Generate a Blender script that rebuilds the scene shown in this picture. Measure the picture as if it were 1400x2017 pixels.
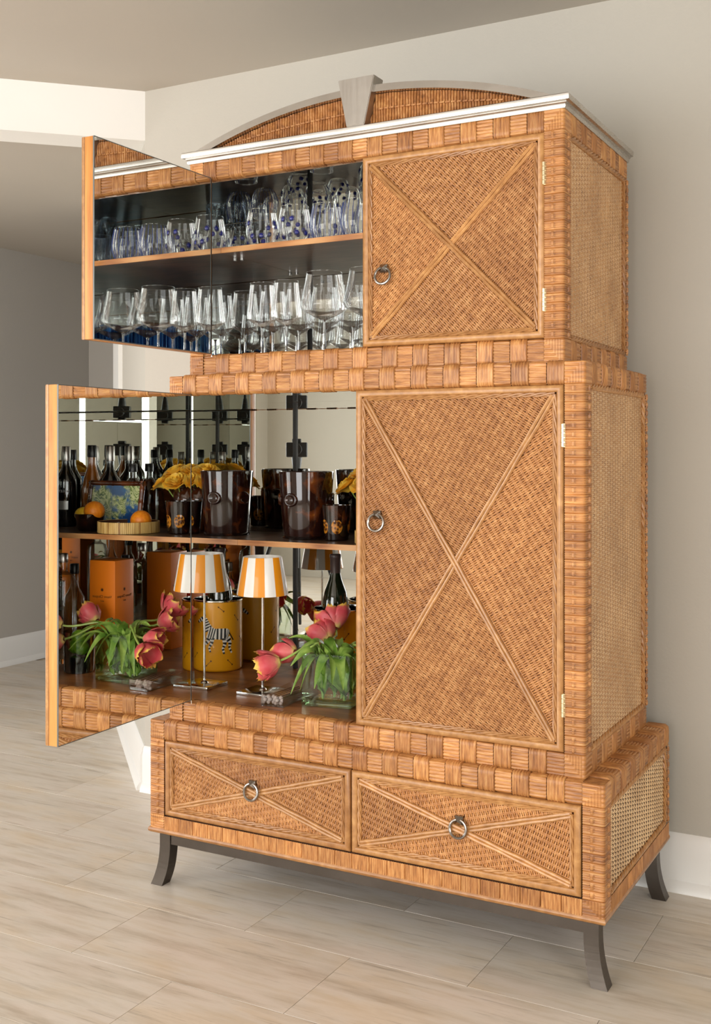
import bpy, bmesh, math, random
from mathutils import Vector, Matrix
random.seed(7)
R = math.radians
PI = math.pi
for o in list(bpy.data.objects):
    bpy.data.objects.remove(o)
SC = bpy.context.scene
COL = SC.collection

# ------------------------------------------------------------------ camera
cam_d = bpy.data.cameras.new('camera')
cam_d.sensor_fit = 'HORIZONTAL'
cam_d.sensor_width = 36.0
cam_d.lens = 2179.46 / 1400 * 36.0
cam_d.shift_y = -123.5 / 1400
cam_d.clip_start = 0.01
cam = bpy.data.objects.new('camera', cam_d)
cam.location = (1.3569, -3.0862, 1.2347)
cam.rotation_euler = (R(90), 0, 0.4984)
COL.objects.link(cam)
SC.camera = cam

# ------------------------------------------------------------------ world, daylight, exposure
world = bpy.data.worlds.new('world')
SC.world = world
world.use_nodes = True
bg = world.node_tree.nodes['Background']
bg.inputs[0].default_value = (0.75, 0.86, 1.0, 1)
bg.inputs[1].default_value = 0.6

def daylight(name, loc, rot, sx, sy, power, col=(1.0, 0.992, 0.985)):
    d = bpy.data.lights.new(name, 'AREA')
    d.shape = 'RECTANGLE'
    d.size, d.size_y, d.energy, d.color = sx, sy, power, col
    o = bpy.data.objects.new(name, d)
    o.location, o.rotation_euler = loc, rot
    COL.objects.link(o)
    return o
# daylight entering through the windows (each stands in its window opening)
daylight('daylight_rear', (-0.9, -6.13, 1.25), (R(90), 0, 0), 3.6, 2.0, 265)
daylight('daylight_left', (-3.35, -4.1, 1.5), (R(90), 0, R(-90)), 2.3, 1.75, 130)
daylight('daylight_right', (3.53, -3.9, 1.25), (R(90), 0, R(90)), 2.4, 2.0, 135)
daylight('daylight_passage', (-3.35, -1.0, 1.0), (R(90), 0, R(-90)), 1.5, 1.6, 38)

SC.view_settings.view_transform = 'Standard'
SC.view_settings.look = 'None'
SC.view_settings.gamma = 1.0
SC.view_settings.use_curve_mapping = False
SC.view_settings.exposure = -0.58
cy = SC.cycles
cy.max_bounces = 20
cy.diffuse_bounces = 5
cy.glossy_bounces = 12
cy.transmission_bounces = 16
cy.transparent_max_bounces = 40
cy.sample_clamp_indirect = 8.0

# ------------------------------------------------------------------ materials
def lin(c):
    c = c / 255.0
    return c / 12.92 if c <= 0.04045 else ((c + 0.055) / 1.055) ** 2.4
def rgb(r, g, b):
    return (lin(r), lin(g), lin(b), 1)

class NT:
    def __init__(s, name):
        s.m = bpy.data.materials.new(name)
        s.m.use_nodes = True
        s.t = s.m.node_tree
        s.b = s.t.nodes['Principled BSDF']
        s.out = s.t.nodes['Material Output']
    def n(s, typ, **kw):
        nd = s.t.nodes.new('ShaderNode' + typ)
        for k, v in kw.items():
            if k.startswith('_'):
                setattr(nd, k[1:], v)
            else:
                key = int(k[1:]) if k[0] == 'i' and k[1:].isdigit() else k.replace('__', ' ')
                if isinstance(v, bpy.types.NodeSocket):
                    s.t.links.new(v, nd.inputs[key])
                else:
                    nd.inputs[key].default_value = v
        return nd
    def link(s, a, b):
        s.t.links.new(a, b)
    def ramp(s, fac, stops):
        nd = s.t.nodes.new('ShaderNodeValToRGB')
        el = nd.color_ramp.elements
        while len(el) < len(stops):
            el.new(0.5)
        for e, (p, c) in zip(el, stops):
            e.position, e.color = p, c
        s.link(fac, nd.inputs[0])
        return nd.outputs[0]
    def mix(s, fac, a, b, typ='MIX'):
        nd = s.t.nodes.new('ShaderNodeMix')
        nd.data_type, nd.blend_type = 'RGBA', typ
        for sock, v in ((nd.inputs[0], fac), (nd.inputs[6], a), (nd.inputs[7], b)):
            if isinstance(v, bpy.types.NodeSocket):
                s.link(v, sock)
            else:
                sock.default_value = v
        return nd.outputs[2]
    def obj(s):
        return s.n('TexCoord').outputs['Object']
    def scaled(s, vec, sc):
        return s.n('Mapping', Vector=vec, Scale=sc).outputs[0]
    def shifted(s, vec):
        r = s.n('ObjectInfo').outputs['Random']
        m = s.n('Math', _operation='MULTIPLY', i0=r, i1=37.0).outputs[0]
        c = s.n('CombineXYZ', X=m, Y=m, Z=m).outputs[0]
        return s.n('VectorMath', _operation='ADD', i0=vec, i1=c).outputs[0]
    def noise(s, vec, scale, detail=3.0, rough=0.5):
        return s.n('TexNoise', Vector=vec, Scale=scale, Detail=detail, Roughness=rough).outputs[0]
    def bump(s, h, strength=0.3, dist=0.002):
        nd = s.n('Bump', Height=h, Strength=strength, Distance=dist)
        s.link(nd.outputs[0], s.b.inputs['Normal'])
    def base(s, c):
        if isinstance(c, bpy.types.NodeSocket):
            s.link(c, s.b.inputs['Base Color'])
        else:
            s.b.inputs['Base Color'].default_value = c
    def set(s, **kw):
        for k, v in kw.items():
            s.b.inputs[k.replace('__', ' ')].default_value = v

M = {}
def plain(name, c, rough=0.5, metal=0.0, spec=None, coat=0.0):
    t = NT(name)
    t.base(c); t.set(Roughness=rough, Metallic=metal)
    if coat: t.set(Coat__Weight=coat, Coat__Roughness=0.05)
    M[name] = t.m
    return t

def rattan(name, dark, mid, light, streak=(1, 1, 1), sc=60, rough=0.42, blotch=1.0):
    """rattan strands: colour wanders from strand to strand and from piece to piece"""
    t = NT(name)
    v = t.shifted(t.obj())
    n1 = t.noise(t.scaled(v, streak), sc, 4, 0.6)
    n2 = t.noise(v, 7.0, 2)
    col = t.ramp(n1, [(0.27, dark), (0.5, mid), (0.74, light)])
    rnd = t.n('ObjectInfo').outputs['Random']
    tint = t.ramp(rnd, [(0.0, (0.80, 0.74, 0.70, 1)), (0.5, (1, 1, 1, 1)), (1.0, (1.18, 1.16, 1.12, 1))])
    col = t.mix(1.0, col, tint, 'MULTIPLY')
    t2 = t.ramp(n2, [(0.35, (1 - .16 * blotch, 1 - .20 * blotch, 1 - .22 * blotch, 1)), (0.65, (1 + .1 * blotch, 1 + .1 * blotch, 1 + .1 * blotch, 1))])
    t.base(t.mix(1.0, col, t2, 'MULTIPLY'))
    t.set(Roughness=rough, Coat__Weight=0.15, Coat__Roughness=0.3)
    t.bump(n1, 0.25, 0.0015)
    M[name] = t.m
RD, RM, RL = rgb(134, 86, 45), rgb(185, 127, 71), rgb(214, 165, 105)
rattan('rattan_wrap', RD, RM, RL, (1, 1, 1), 70)
rattan('rattan_rail_across', RD, RM, RL, (9, 1, 1), 22)
rattan('rattan_rail_along', RD, RM, RL, (1, 1, 9), 22)
rattan('rattan_post', RD, RM, RL, (0.6, 0.6, 9), 20)
rattan('rattan_weave', rgb(152, 99, 53), rgb(183, 127, 73), rgb(208, 157, 101), (1, 1, 1), 55, 0.42, 0.45)
rattan('rattan_pole', rgb(158, 110, 62), rgb(178, 128, 76), rgb(200, 152, 96), (1, 1, 1), 45, 0.35, 0.5)
rattan('cane', rgb(212, 172, 124), rgb(232, 198, 152), rgb(244, 218, 178), (1, 1, 1), 80)
plain('backing_board', rgb(74, 42, 22), 0.8)
plain('cane_backing', rgb(150, 108, 68), 0.8)

def wood(name, c0, c1, c2, axis=(1, 14, 14), rough=0.35, coat=0.2):
    t = NT(name)
    v = t.scaled(t.shifted(t.obj()), axis)
    n = t.noise(v, 6.0, 5, 0.62)
    w = t.n('TexWave', Vector=v, Scale=1.4, Distortion=5.0, Detail=3.0).outputs[1]
    f = t.mix(0.35, n, w)
    t.base(t.ramp(f, [(0.25, c0), (0.5, c1), (0.75, c2)]))
    t.set(Roughness=rough, Coat__Weight=coat, Coat__Roughness=0.15)
    t.bump(n, 0.08, 0.001)
    M[name] = t.m
wood('oak_edge', rgb(168, 100, 40), rgb(204, 136, 66), rgb(220, 158, 88), (14, 14, 1), 0.5, 0.05)
wood('oak_shelf', rgb(150, 92, 48), rgb(196, 138, 84), rgb(214, 164, 110), (1, 10, 14), 0.4, 0.1)
wood('interior_floor', rgb(116, 66, 28), rgb(154, 94, 44), rgb(178, 116, 60), (1, 12, 12), 0.38, 0.08)
wood('shelf_board', rgb(62, 42, 28), rgb(86, 60, 42), rgb(106, 78, 58), (1, 10, 14), 0.35, 0.1)
wood('frame_wood', rgb(52, 22, 10), rgb(92, 44, 20), rgb(120, 62, 30), (2, 10, 10), 0.25, 0.5)

t = plain('mirror', (0.845, 0.855, 0.835, 1), 0.0, 1.0)
plain('mirror_edge', rgb(104, 108, 106), 0.4, 0.3)
plain('dark_strip', rgb(38, 36, 34), 0.4, 0.4)

def brushed(name, c, rough, scale=(1, 60, 60)):
    t = NT(name)
    n = t.noise(t.scaled(t.obj(), scale), 5.0, 4, 0.6)
    m = t.noise(t.obj(), 9.0, 3)
    t.base(t.mix(t.ramp(m, [(0.35, (0, 0, 0, 1)), (0.75, (0.45, 0.45, 0.45, 1))]), c, (c[0] * 0.55, c[1] * 0.52, c[2] * 0.48, 1)))
    t.set(Metallic=1.0)
    t.link(t.n('MapRange', Value=n, To__Min=rough * 0.75, To__Max=rough * 1.35).outputs[0], t.b.inputs['Roughness'])
    t.bump(n, 0.06, 0.0008)
    M[name] = t.m
brushed('cornice_metal', rgb(206, 202, 196), 0.27)
brushed('arch_metal', rgb(196, 192, 186), 0.2)
brushed('keystone_metal', rgb(178, 172, 164), 0.36, (30, 30, 1))
brushed('stand_metal', rgb(96, 89, 82), 0.38)
brushed('pull_metal', rgb(150, 143, 136), 0.22, (1, 1, 1))
plain('hinge_brass', rgb(222, 208, 172), 0.3, 1.0)
plain('chrome', rgb(214, 214, 212), 0.12, 1.0)

# walls, ceiling, trim, floor
def paint(name, c, scale=110, strength=0.12):
    t = NT(name)
    n = t.noise(t.obj(), scale, 3, 0.6)
    m = t.noise(t.obj(), 1.4, 2)
    t.base(t.mix(t.ramp(m, [(0.3, (0, 0, 0, 1)), (0.7, (0.06, 0.06, 0.06, 1))]), c, (0.2, 0.19, 0.18, 1)))
    t.set(Roughness=0.72)
    t.bump(n, strength, 0.004)
    M[name] = t.m
paint('wall_paint', rgb(190, 185, 174))
paint('far_wall_paint', rgb(182, 177, 169))
paint('ceiling_paint', rgb(190, 182, 170), 60, 0.05)
paint('header_paint', rgb(246, 245, 240), 60, 0.05)
paint('trim_paint', rgb(240, 239, 235), 60, 0.02)
M['trim_paint'].node_tree.nodes['Principled BSDF'].inputs['Roughness'].default_value = 0.35

t = NT('travertine')
v = t.n('VectorMath', _operation='ADD', i0=t.n('NewGeometry').outputs['Position'],
        i1=t.n('CombineXYZ', X=t.n('Math', _operation='MULTIPLY', i0=t.n('ObjectInfo').outputs['Random'], i1=1.7).outputs[0],
               Y=t.n('Math', _operation='MULTIPLY', i0=t.n('ObjectInfo').outputs['Random'], i1=0.6).outputs[0]).outputs[0]).outputs[0]
vs = t.scaled(v, (0.9, 7.0, 1))
n1 = t.noise(vs, 1.7, 7, 0.66)
n2 = t.noise(t.scaled(v, (1.3, 24, 1)), 2.4, 6, 0.72)
n3 = t.noise(t.scaled(v, (2.2, 5, 1)), 1.6, 3)
col = t.ramp(n1, [(0.30, rgb(178, 165, 148)), (0.42, rgb(203, 194, 181)), (0.52, rgb(215, 208, 198)), (0.62, rgb(206, 196, 181)), (0.74, rgb(211, 197, 175))])
warm = t.ramp(n3, [(0.38, (1.02, 1.0, 1.0, 1)), (0.50, (1, 1, 1, 1)), (0.66, (1.0, 0.95, 0.88, 1))])
vein = t.ramp(n2, [(0.33, (0.60, 0.57, 0.54, 1)), (0.43, (1, 1, 1, 1)), (0.7, (1.02, 1.02, 1.02, 1)), (0.85, (1.10, 1.09, 1.07, 1))])
col = t.mix(0.8, col, vein, 'MULTIPLY')
col = t.mix(1.0, col, warm, 'MULTIPLY')
tint = t.ramp(t.n('ObjectInfo').outputs['Random'], [(0, (0.93, 0.92, 0.90, 1)), (1, (1.05, 1.04, 1.03, 1))])
t.base(t.mix(1.0, col, tint, 'MULTIPLY'))
t.set(Roughness=0.36)
t.bump(n2, 0.05, 0.002)
M['travertine'] = t.m
plain('grout', rgb(196, 182, 162), 0.8)

# glass: thin walls let light straight through and reflect by Fresnel
def thin_glass(name, tint=(0.97, 0.98, 0.98, 1), edge=(0.60, 0.64, 0.64, 1), rough=0.0, boost=1.0):
    t = NT(name)
    t.t.nodes.remove(t.b)
    lw = t.n('LayerWeight', Blend=0.31)
    c = t.mix(t.n('Math', _operation='POWER', i0=lw.outputs['Facing'], i1=2.5).outputs[0], tint, edge)
    tr = t.n('BsdfTransparent', Color=c)
    gl = t.n('BsdfGlossy', Color=(1, 1, 1, 1), Roughness=rough)
    f = t.n('Math', _operation='MINIMUM', i0=t.n('Math', _operation='MULTIPLY', i0=lw.outputs['Fresnel'], i1=boost * 0.8).outputs[0], i1=0.75).outputs[0]
    mx = t.n('MixShader', i0=f, i1=tr.outputs[0], i2=gl.outputs[0])
    t.link(mx.outputs[0], t.out.inputs[0])
    M[name] = t.m
thin_glass('clear_glass', (0.98, 0.985, 0.985, 1), (0.78, 0.82, 0.82, 1))
thin_glass('vase_glass', (0.84, 0.92, 0.82, 1), (0.40, 0.50, 0.38, 1), boost=0.8)
thin_glass('smoke_glass', (0.80, 0.82, 0.78, 1), (0.10, 0.10, 0.10, 1))
thin_glass('blue_glass', (0.74, 0.87, 1.0, 1), (0.26, 0.52, 0.95, 1), boost=1.2)
plain('sky_blue_rib', rgb(86, 156, 232), 0.1, coat=0.5)
thin_glass('pale_blue_glass', (0.90, 0.94, 0.98, 1), (0.45, 0.56, 0.80, 1))
thin_glass('window_glass', (0.95, 0.97, 0.97, 1), (0.8, 0.85, 0.85, 1))
thin_glass('bottle_clear', (0.93, 0.95, 0.94, 1), (0.42, 0.46, 0.45, 1), boost=1.3)
t = plain('solid_glass', (0.97, 0.98, 0.98, 1), 0.0)
t.set(Transmission__Weight=1.0, IOR=1.45)
plain('cobalt_glass', rgb(26, 34, 120), 0.05, 0.0, coat=0.6)
plain('navy_stripe', rgb(70, 86, 150), 0.1, 0.0, coat=0.4)
# tortoiseshell amber glass
def tortoise(name, dark, amber, sc, lo, hi):
    t = NT(name)
    v = t.shifted(t.obj())
    n = t.noise(v, sc, 5, 0.65)
    vo = t.n('TexVoronoi', Vector=v, Scale=sc * 1.7).outputs[0]
    f = t.mix(0.45, n, vo)
    t.base(t.ramp(f, [(lo, dark), (hi, amber), (min(1, hi + 0.2), rgb(224, 150, 50))]))
    t.set(Roughness=0.06, Coat__Weight=0.35, Coat__Roughness=0.03)
    M[name] = t.m
tortoise('amber_glass', rgb(40, 17, 12), rgb(110, 54, 20), 11, 0.53, 0.67)
tortoise('amber_dark', rgb(24, 10, 7), rgb(84, 38, 14), 14, 0.56, 0.72)
tortoise('amber_spot', rgb(70, 32, 10), rgb(200, 128, 32), 60, 0.40, 0.55)

# flowers, fruit, print and small things
def mottled(name, a, b, sc, rough=0.5, sub=0.0):
    t = NT(name)
    n = t.noise(t.shifted(t.obj()), sc, 3)
    t.base(t.ramp(n, [(0.35, a), (0.65, b)]))
    t.set(Roughness=rough)
    if sub: t.set(Subsurface__Weight=sub, Subsurface__Radius=(0.01, 0.008, 0.004))
    t.bump(n, 0.1, 0.001)
    M[name] = t.m
t = NT('tulip_petal')      # red petal with a yellow fringe at its own tip
uv = t.n('UVMap').outputs[0]
sep = t.n('SeparateXYZ', Vector=uv)
n = t.noise(t.shifted(t.obj()), 60, 4)
f = t.n('Math', _operation='ADD', i0=sep.outputs[1], i1=t.n('Math', _operation='MULTIPLY', i0=t.n('Math', _operation='SUBTRACT', i0=n, i1=0.5).outputs[0], i1=0.5).outputs[0]).outputs[0]
t.base(t.ramp(f, [(0.0, rgb(226, 206, 120)), (0.18, rgb(226, 124, 118)), (0.6, rgb(216, 78, 90)), (0.84, rgb(226, 106, 100)), (0.95, rgb(244, 200, 90))]))
t.set(Roughness=0.45, Subsurface__Weight=0.15, Subsurface__Radius=(0.01, 0.004, 0.003))
M['tulip_petal'] = t.m
mottled('tulip_leaf', rgb(92, 128, 44), rgb(150, 178, 84), 30, 0.4)
mottled('tulip_stem', rgb(120, 150, 66), rgb(166, 186, 96), 30, 0.4)
mottled('rose_petal', rgb(252, 194, 44), rgb(255, 220, 96), 40, 0.5, 0.1)
mottled('orange_peel', rgb(232, 124, 10), rgb(246, 150, 24), 120, 0.45)
mottled('lemon_peel', rgb(236, 188, 30), rgb(248, 210, 60), 120, 0.45)
mottled('lime_peel', rgb(90, 146, 24), rgb(146, 190, 50), 60, 0.4)
plain('ice_bucket_yellow', rgb(242, 168, 20), 0.3, coat=0.4)
plain('black_print', rgb(22, 20, 20), 0.4)
plain('white_print', rgb(240, 236, 226), 0.4)
plain('arrow_print', rgb(96, 56, 18), 0.5)
plain('shade_white', rgb(244, 242, 236), 0.4, coat=0.3)
plain('shade_orange', rgb(242, 154, 22), 0.4, coat=0.3)
plain('carton_orange', rgb(246, 132, 20), 0.42)
plain('carton_ink', rgb(84, 42, 14), 0.5)
plain('bottle_black', rgb(16, 16, 18), 0.06, coat=1.0)
plain('bottle_green', rgb(20, 30, 16), 0.06, coat=1.0)
plain('cap_silver', rgb(168, 164, 160), 0.32, 1.0)
plain('cap_black', rgb(22, 22, 24), 0.35)
plain('foil_brown', rgb(66, 52, 48), 0.4)
plain('label_silver', rgb(170, 170, 168), 0.4, 0.6)
plain('liquor_amber', rgb(170, 96, 26), 0.08, coat=1.0)
plain('napkin', rgb(236, 236, 242), 0.9)
plain('pick_wood', rgb(150, 116, 92), 0.7)
plain('pick_ball', rgb(176, 158, 146), 0.5)
plain('camera_black', rgb(20, 20, 22), 0.4)
plain('lens_glass', rgb(14, 16, 26), 0.02, coat=1.0)
plain('sun_shade', rgb(225, 228, 228), 0.8)
t = NT('bamboo_strip')
n = t.noise(t.scaled(t.shifted(t.obj()), (1, 1, 0.15)), 60, 4)
t.base(t.ramp(n, [(0.3, rgb(150, 106, 48)), (0.5, rgb(206, 168, 96)), (0.75, rgb(226, 194, 130))]))
t.set(Roughness=0.5); M['bamboo_strip'] = t.m
t = NT('botanical_print')
o = t.obj()
nz = t.noise(o, 9, 3)
leaf = t.n('TexVoronoi', Vector=t.n('VectorMath', _operation='ADD', i0=o, i1=t.n('CombineXYZ', X=nz, Z=nz).outputs[0]).outputs[0], Scale=34.0, _feature='DISTANCE_TO_EDGE').outputs[0]
leafc = t.ramp(leaf, [(0.03, rgb(206, 212, 150)), (0.16, rgb(112, 134, 64)), (0.4, rgb(50, 80, 40))])
sky = t.ramp(t.noise(o, 16, 2), [(0.3, rgb(20, 52, 104)), (0.7, rgb(42, 104, 158))])
msk = t.ramp(t.noise(o, 11, 4, 0.6), [(0.44, (0, 0, 0, 1)), (0.52, (1, 1, 1, 1))])
t.base(t.mix(msk, sky, leafc)); t.set(Roughness=0.25)
M['botanical_print'] = t.m

# ------------------------------------------------------------------ mesh helpers
class B:
    def __init__(s):
        s.v, s.f, s.mi, s.uv = [], [], [], None
    def add(s, v, f, mi=0):
        k = len(s.v)
        s.v += [tuple(p) for p in v]
        s.f += [tuple(i + k for i in q) for q in f]
        s.mi += [mi] * len(f)
        return s
    def box(s, x0, x1, y0, y1, z0, z1, mi=0, ch=0.0):
        if ch <= 0:
            v = [(x, y, z) for x in (x0, x1) for y in (y0, y1) for z in (z0, z1)]
            f = [(0, 1, 3, 2), (4, 6, 7, 5), (0, 4, 5, 1), (2, 3, 7, 6), (0, 2, 6, 4), (1, 5, 7, 3)]
            return s.add(v, f, mi)
        bm = bmesh.new()
        bmesh.ops.create_cube(bm, size=1)
        for q in bm.verts:
            q.co = Vector((x0 + (q.co.x + .5) * (x1 - x0), y0 + (q.co.y + .5) * (y1 - y0), z0 + (q.co.z + .5) * (z1 - z0)))
        bmesh.ops.bevel(bm, geom=bm.edges[:], offset=ch, segments=2, profile=0.5, affect='EDGES')
        bm.verts.index_update()
        s.add([q.co[:] for q in bm.verts], [[q.index for q in f.verts] for f in bm.faces], mi)
        bm.free()
        return s
    def lathe(s, prof, n=32, c=(0, 0, 0), mi=0, closed=False):
        v, f = [], []
        for r, z in prof:
            for k in range(n):
                a = 2 * PI * k / n
                v.append((c[0] + r * math.cos(a), c[1] + r * math.sin(a), c[2] + z))
        m = len(prof)
        for i in range(m if closed else m - 1):
            j = (i + 1) % m
            for k in range(n):
                l = (k + 1) % n
                f.append((i * n + k, i * n + l, j * n + l, j * n + k))
        if not closed:
            if prof[0][0] > 1e-6: f.append(tuple(range(n - 1, -1, -1)))
            if prof[-1][0] > 1e-6: f.append(tuple((m - 1) * n + k for k in range(n)))
        return s.add(v, f, mi)
    def tube(s, pts, r, n=8, mi=0, cap=True, closed=False):
        pts = [Vector(p) for p in pts]
        m = len(pts)
        rr = r if isinstance(r, (list, tuple)) else [r] * m
        v, f = [], []
        up = None
        for i, p in enumerate(pts):
            if closed:
                d = pts[(i + 1) % m] - pts[i - 1]
            else:
                d = pts[min(i + 1, m - 1)] - pts[max(i - 1, 0)]
            d.normalize()
            if up is None:
                up = Vector((0, 0, 1)) if abs(d.z) < 0.9 else Vector((1, 0, 0))
            a = up - d * up.dot(d)
            if a.length < 1e-6: a = d.orthogonal()
            a.normalize()
            up = a
            b = d.cross(a)
            for k in range(n):
                t = 2 * PI * k / n
                v.append(p + (a * math.cos(t) + b * math.sin(t)) * rr[i])
        for i in range(m if closed else m - 1):
            j = (i + 1) % m
            for k in range(n):
                l = (k + 1) % n
                f.append((i * n + k, i * n + l, j * n + l, j * n + k))
        if cap and not closed:
            f.append(tuple(range(n - 1, -1, -1)))
            f.append(tuple((m - 1) * n + k for k in range(n)))
        return s.add(v, f, mi)
    def sphere(s, c, r, n=16, m=10, mi=0, sc=(1, 1, 1)):
        v, f = [], []
        for i in range(m + 1):
            a = PI * i / m
            for k in range(n):
                b = 2 * PI * k / n
                v.append((c[0] + r * sc[0] * math.sin(a) * math.cos(b), c[1] + r * sc[1] * math.sin(a) * math.sin(b), c[2] + r * sc[2] * math.cos(a)))
        for i in range(m):
            for k in range(n):
                l = (k + 1) % n
                if i == 0: f.append((k, n + k, n + l))
                elif i == m - 1: f.append((i * n + k, (i + 1) * n + k, i * n + l))
                else: f.append((i * n + k, (i + 1) * n + k, (i + 1) * n + l, i * n + l))
        return s.add(v, f, mi)
    def extrude(s, poly, y0, y1, mi=0):
        """poly in (x, z), extruded along y"""
        n = len(poly)
        v = [(x, y0, z) for x, z in poly] + [(x, y1, z) for x, z in poly]
        f = [tuple(range(n)), tuple(range(2 * n - 1, n - 1, -1))]
        for i in range(n):
            j = (i + 1) % n
            f.append((i, n + i, n + j, j))
        return s.add(v, f, mi)
    def grid(s, rows, mi=0):
        a, b = len(rows), len(rows[0])
        v = [p for r in rows for p in r]
        f = [(i * b + k, i * b + k + 1, (i + 1) * b + k + 1, (i + 1) * b + k) for i in range(a - 1) for k in range(b - 1)]
        return s.add(v, f, mi)
    def mesh(s, name, smooth=False, fix=True):
        me = bpy.data.meshes.new(name)
        me.from_pydata(s.v, [], s.f)
        me.polygons.foreach_set('material_index', s.mi)
        if smooth:
            me.polygons.foreach_set('use_smooth', [True] * len(me.polygons))
        if s.uv:
            ul = me.uv_layers.new()
            for lp in me.loops:
                ul.data[lp.index].uv = s.uv[lp.vertex_index]
        if fix:
            bm = bmesh.new(); bm.from_mesh(me)
            bmesh.ops.recalc_face_normals(bm, faces=bm.faces[:])
            bm.to_mesh(me); bm.free()
        me.update()
        if smooth == 'auto':
            me.set_sharp_from_angle(angle=R(40))
        return me

def O(name, me, mat=None, parent=None, loc=(0, 0, 0), rot=(0, 0, 0)):
    if isinstance(me, B):
        me = me.mesh(name, 'auto')
    if mat is not None and not me.materials:
        for m in (mat if isinstance(mat, (list, tuple)) else [mat]):
            me.materials.append(M[m])
    o = bpy.data.objects.new(name, me)
    COL.objects.link(o)
    o.location, o.rotation_euler = loc, rot
    if parent: o.parent = parent
    return o
def tag(o, label, cat, group=None):
    o['label'], o['category'] = label, cat
    if group: o['group'] = group
    return o
def thing(name, label, cat, loc=(0, 0, 0), rotz=0.0, group=None):
    e = bpy.data.objects.new(name, None)
    e.empty_display_size = 0.03
    COL.objects.link(e)
    e.location, e.rotation_euler = loc, (0, 0, rotz)
    return tag(e, label, cat, group)
def struct(o, label=None):
    o['kind'] = 'structure'
    if label: o['label'] = label
    return o
def stuff(o):
    o['kind'] = 'stuff'
    return o
def copy_tree(o, loc=None, rotz=None, parent=None):
    c = o.copy()
    COL.objects.link(c)
    if parent: c.parent = parent
    if loc is not None: c.location = loc
    if rotz is not None: c.rotation_euler = (0, 0, rotz)
    for ch in list(o.children):
        copy_tree(ch, parent=c)
    return c
_tx = 0
def text_mesh(s, size):
    cu = bpy.data.curves.new('lettering', 'FONT')
    cu.body, cu.size, cu.align_x = s, size, 'CENTER'
    cu.resolution_u = 3
    cu.extrude = 0.0002
    ob = bpy.data.objects.new('lettering_tmp', cu)
    COL.objects.link(ob)
    bpy.context.view_layer.update()
    me = bpy.data.meshes.new_from_object(ob.evaluated_get(bpy.context.evaluated_depsgraph_get()))
    bpy.data.objects.remove(ob)
    bpy.data.curves.remove(cu)
    me.materials.clear()
    return me
def sweep_plan(b, path, prof, closed_prof=True):
    """prof of (outward, z) swept along a plan polyline with mitred corners; outward is to the right of travel"""
    P = [Vector(p) for p in path]
    rows = []
    for i, p in enumerate(P):
        d0 = (P[i] - P[i - 1]).normalized() if i > 0 else None
        d1 = (P[i + 1] - P[i]).normalized() if i < len(P) - 1 else None
        d0 = d0 or d1; d1 = d1 or d0
        n0, n1 = Vector((d0.y, -d0.x)), Vector((d1.y, -d1.x))
        n = (n0 + n1).normalized()
        k = 1.0 / max(0.2, n.dot(n0))
        rows.append([(p.x + n.x * o * k, p.y + n.y * o * k, z) for o, z in prof] + ([(p.x + n.x * prof[0][0] * k, p.y + n.y * prof[0][0] * k, prof[0][1])] if closed_prof else []))
    b.grid(rows)
    if closed_prof:
        for r in (rows[0], rows[-1]):
            b.add(r[:-1], [tuple(range(len(r) - 1))])
    return b

# ------------------------------------------------------------------ room
WY = 0.075           # back wall plane
ZC = 2.533           # ceiling
AX, AY = -1.232, WY  # corner where the back wall turns 45 degrees
q = math.sqrt(0.5)
floor = struct(O('floor', B().box(-3.6, 3.7, -6.4, 2.4, -0.06, -0.004), 'grout'), 'pale travertine tile floor laid in staggered rows')
TL, TW = 0.615, 0.305
tile_me = {}
def tile(x0, x1, y0, y1):
    key = round(x1 - x0, 3)
    if key not in tile_me:
        tile_me[key] = B().box(0, x1 - x0 - 0.0013, 0, y1 - y0 - 0.0013, -0.006, 0, ch=0.0006).mesh('tile')
    O('tile', tile_me[key], 'travertine', floor, (x0 + 0.00065, y0 + 0.00065, 0))
for j in range(-7, 9):
    y0 = -0.73 + j * TW
    off = -0.864 + 0.31 * (-j)
    k0 = math.floor((-3.42 - off) / TL)
    for k in range(k0, k0 + 12):
        x0 = off + k * TL
        x1 = x0 + TL
        if x1 < -3.42 or x0 > 1.75 or x0 < -3.75:
            continue
        if y0 < -1.4 and x1 < -1.2: continue
        if x0 > 0.9 and y0 < -1.6: continue
        if x1 < -2.0 and y0 < 0.0: continue
        tile(x0, x1, y0, y0 + TW)
# floor beyond the tiles that can be told apart
far = O('floor_tiling', B().box(-3.42, 3.6, -6.2, -0.73 - 7 * TW, -0.006, -0.0005).box(1.9, 3.6, -0.73 - 7 * TW, WY, -0.006, -0.0005)
        .box(-3.42, -2.1, -0.73 - 7 * TW, 0.0, -0.006, -0.0008), 'travertine', floor)

def wall_box(name, x0, x1, y0, y1, z0, z1, mat='wall_paint', label=None):
    return struct(O(name, B().box(x0, x1, y0, y1, z0, z1), mat), label)
wall_box('wall_back', AX, 3.75, WY, WY + 0.12, 0, ZC, label='greige painted wall behind the cabinet')
wall_box('ceiling', -3.6, 3.75, -6.4, WY + 0.12, ZC, ZC + 0.08, 'ceiling_paint', 'plain beige painted ceiling')
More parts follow.
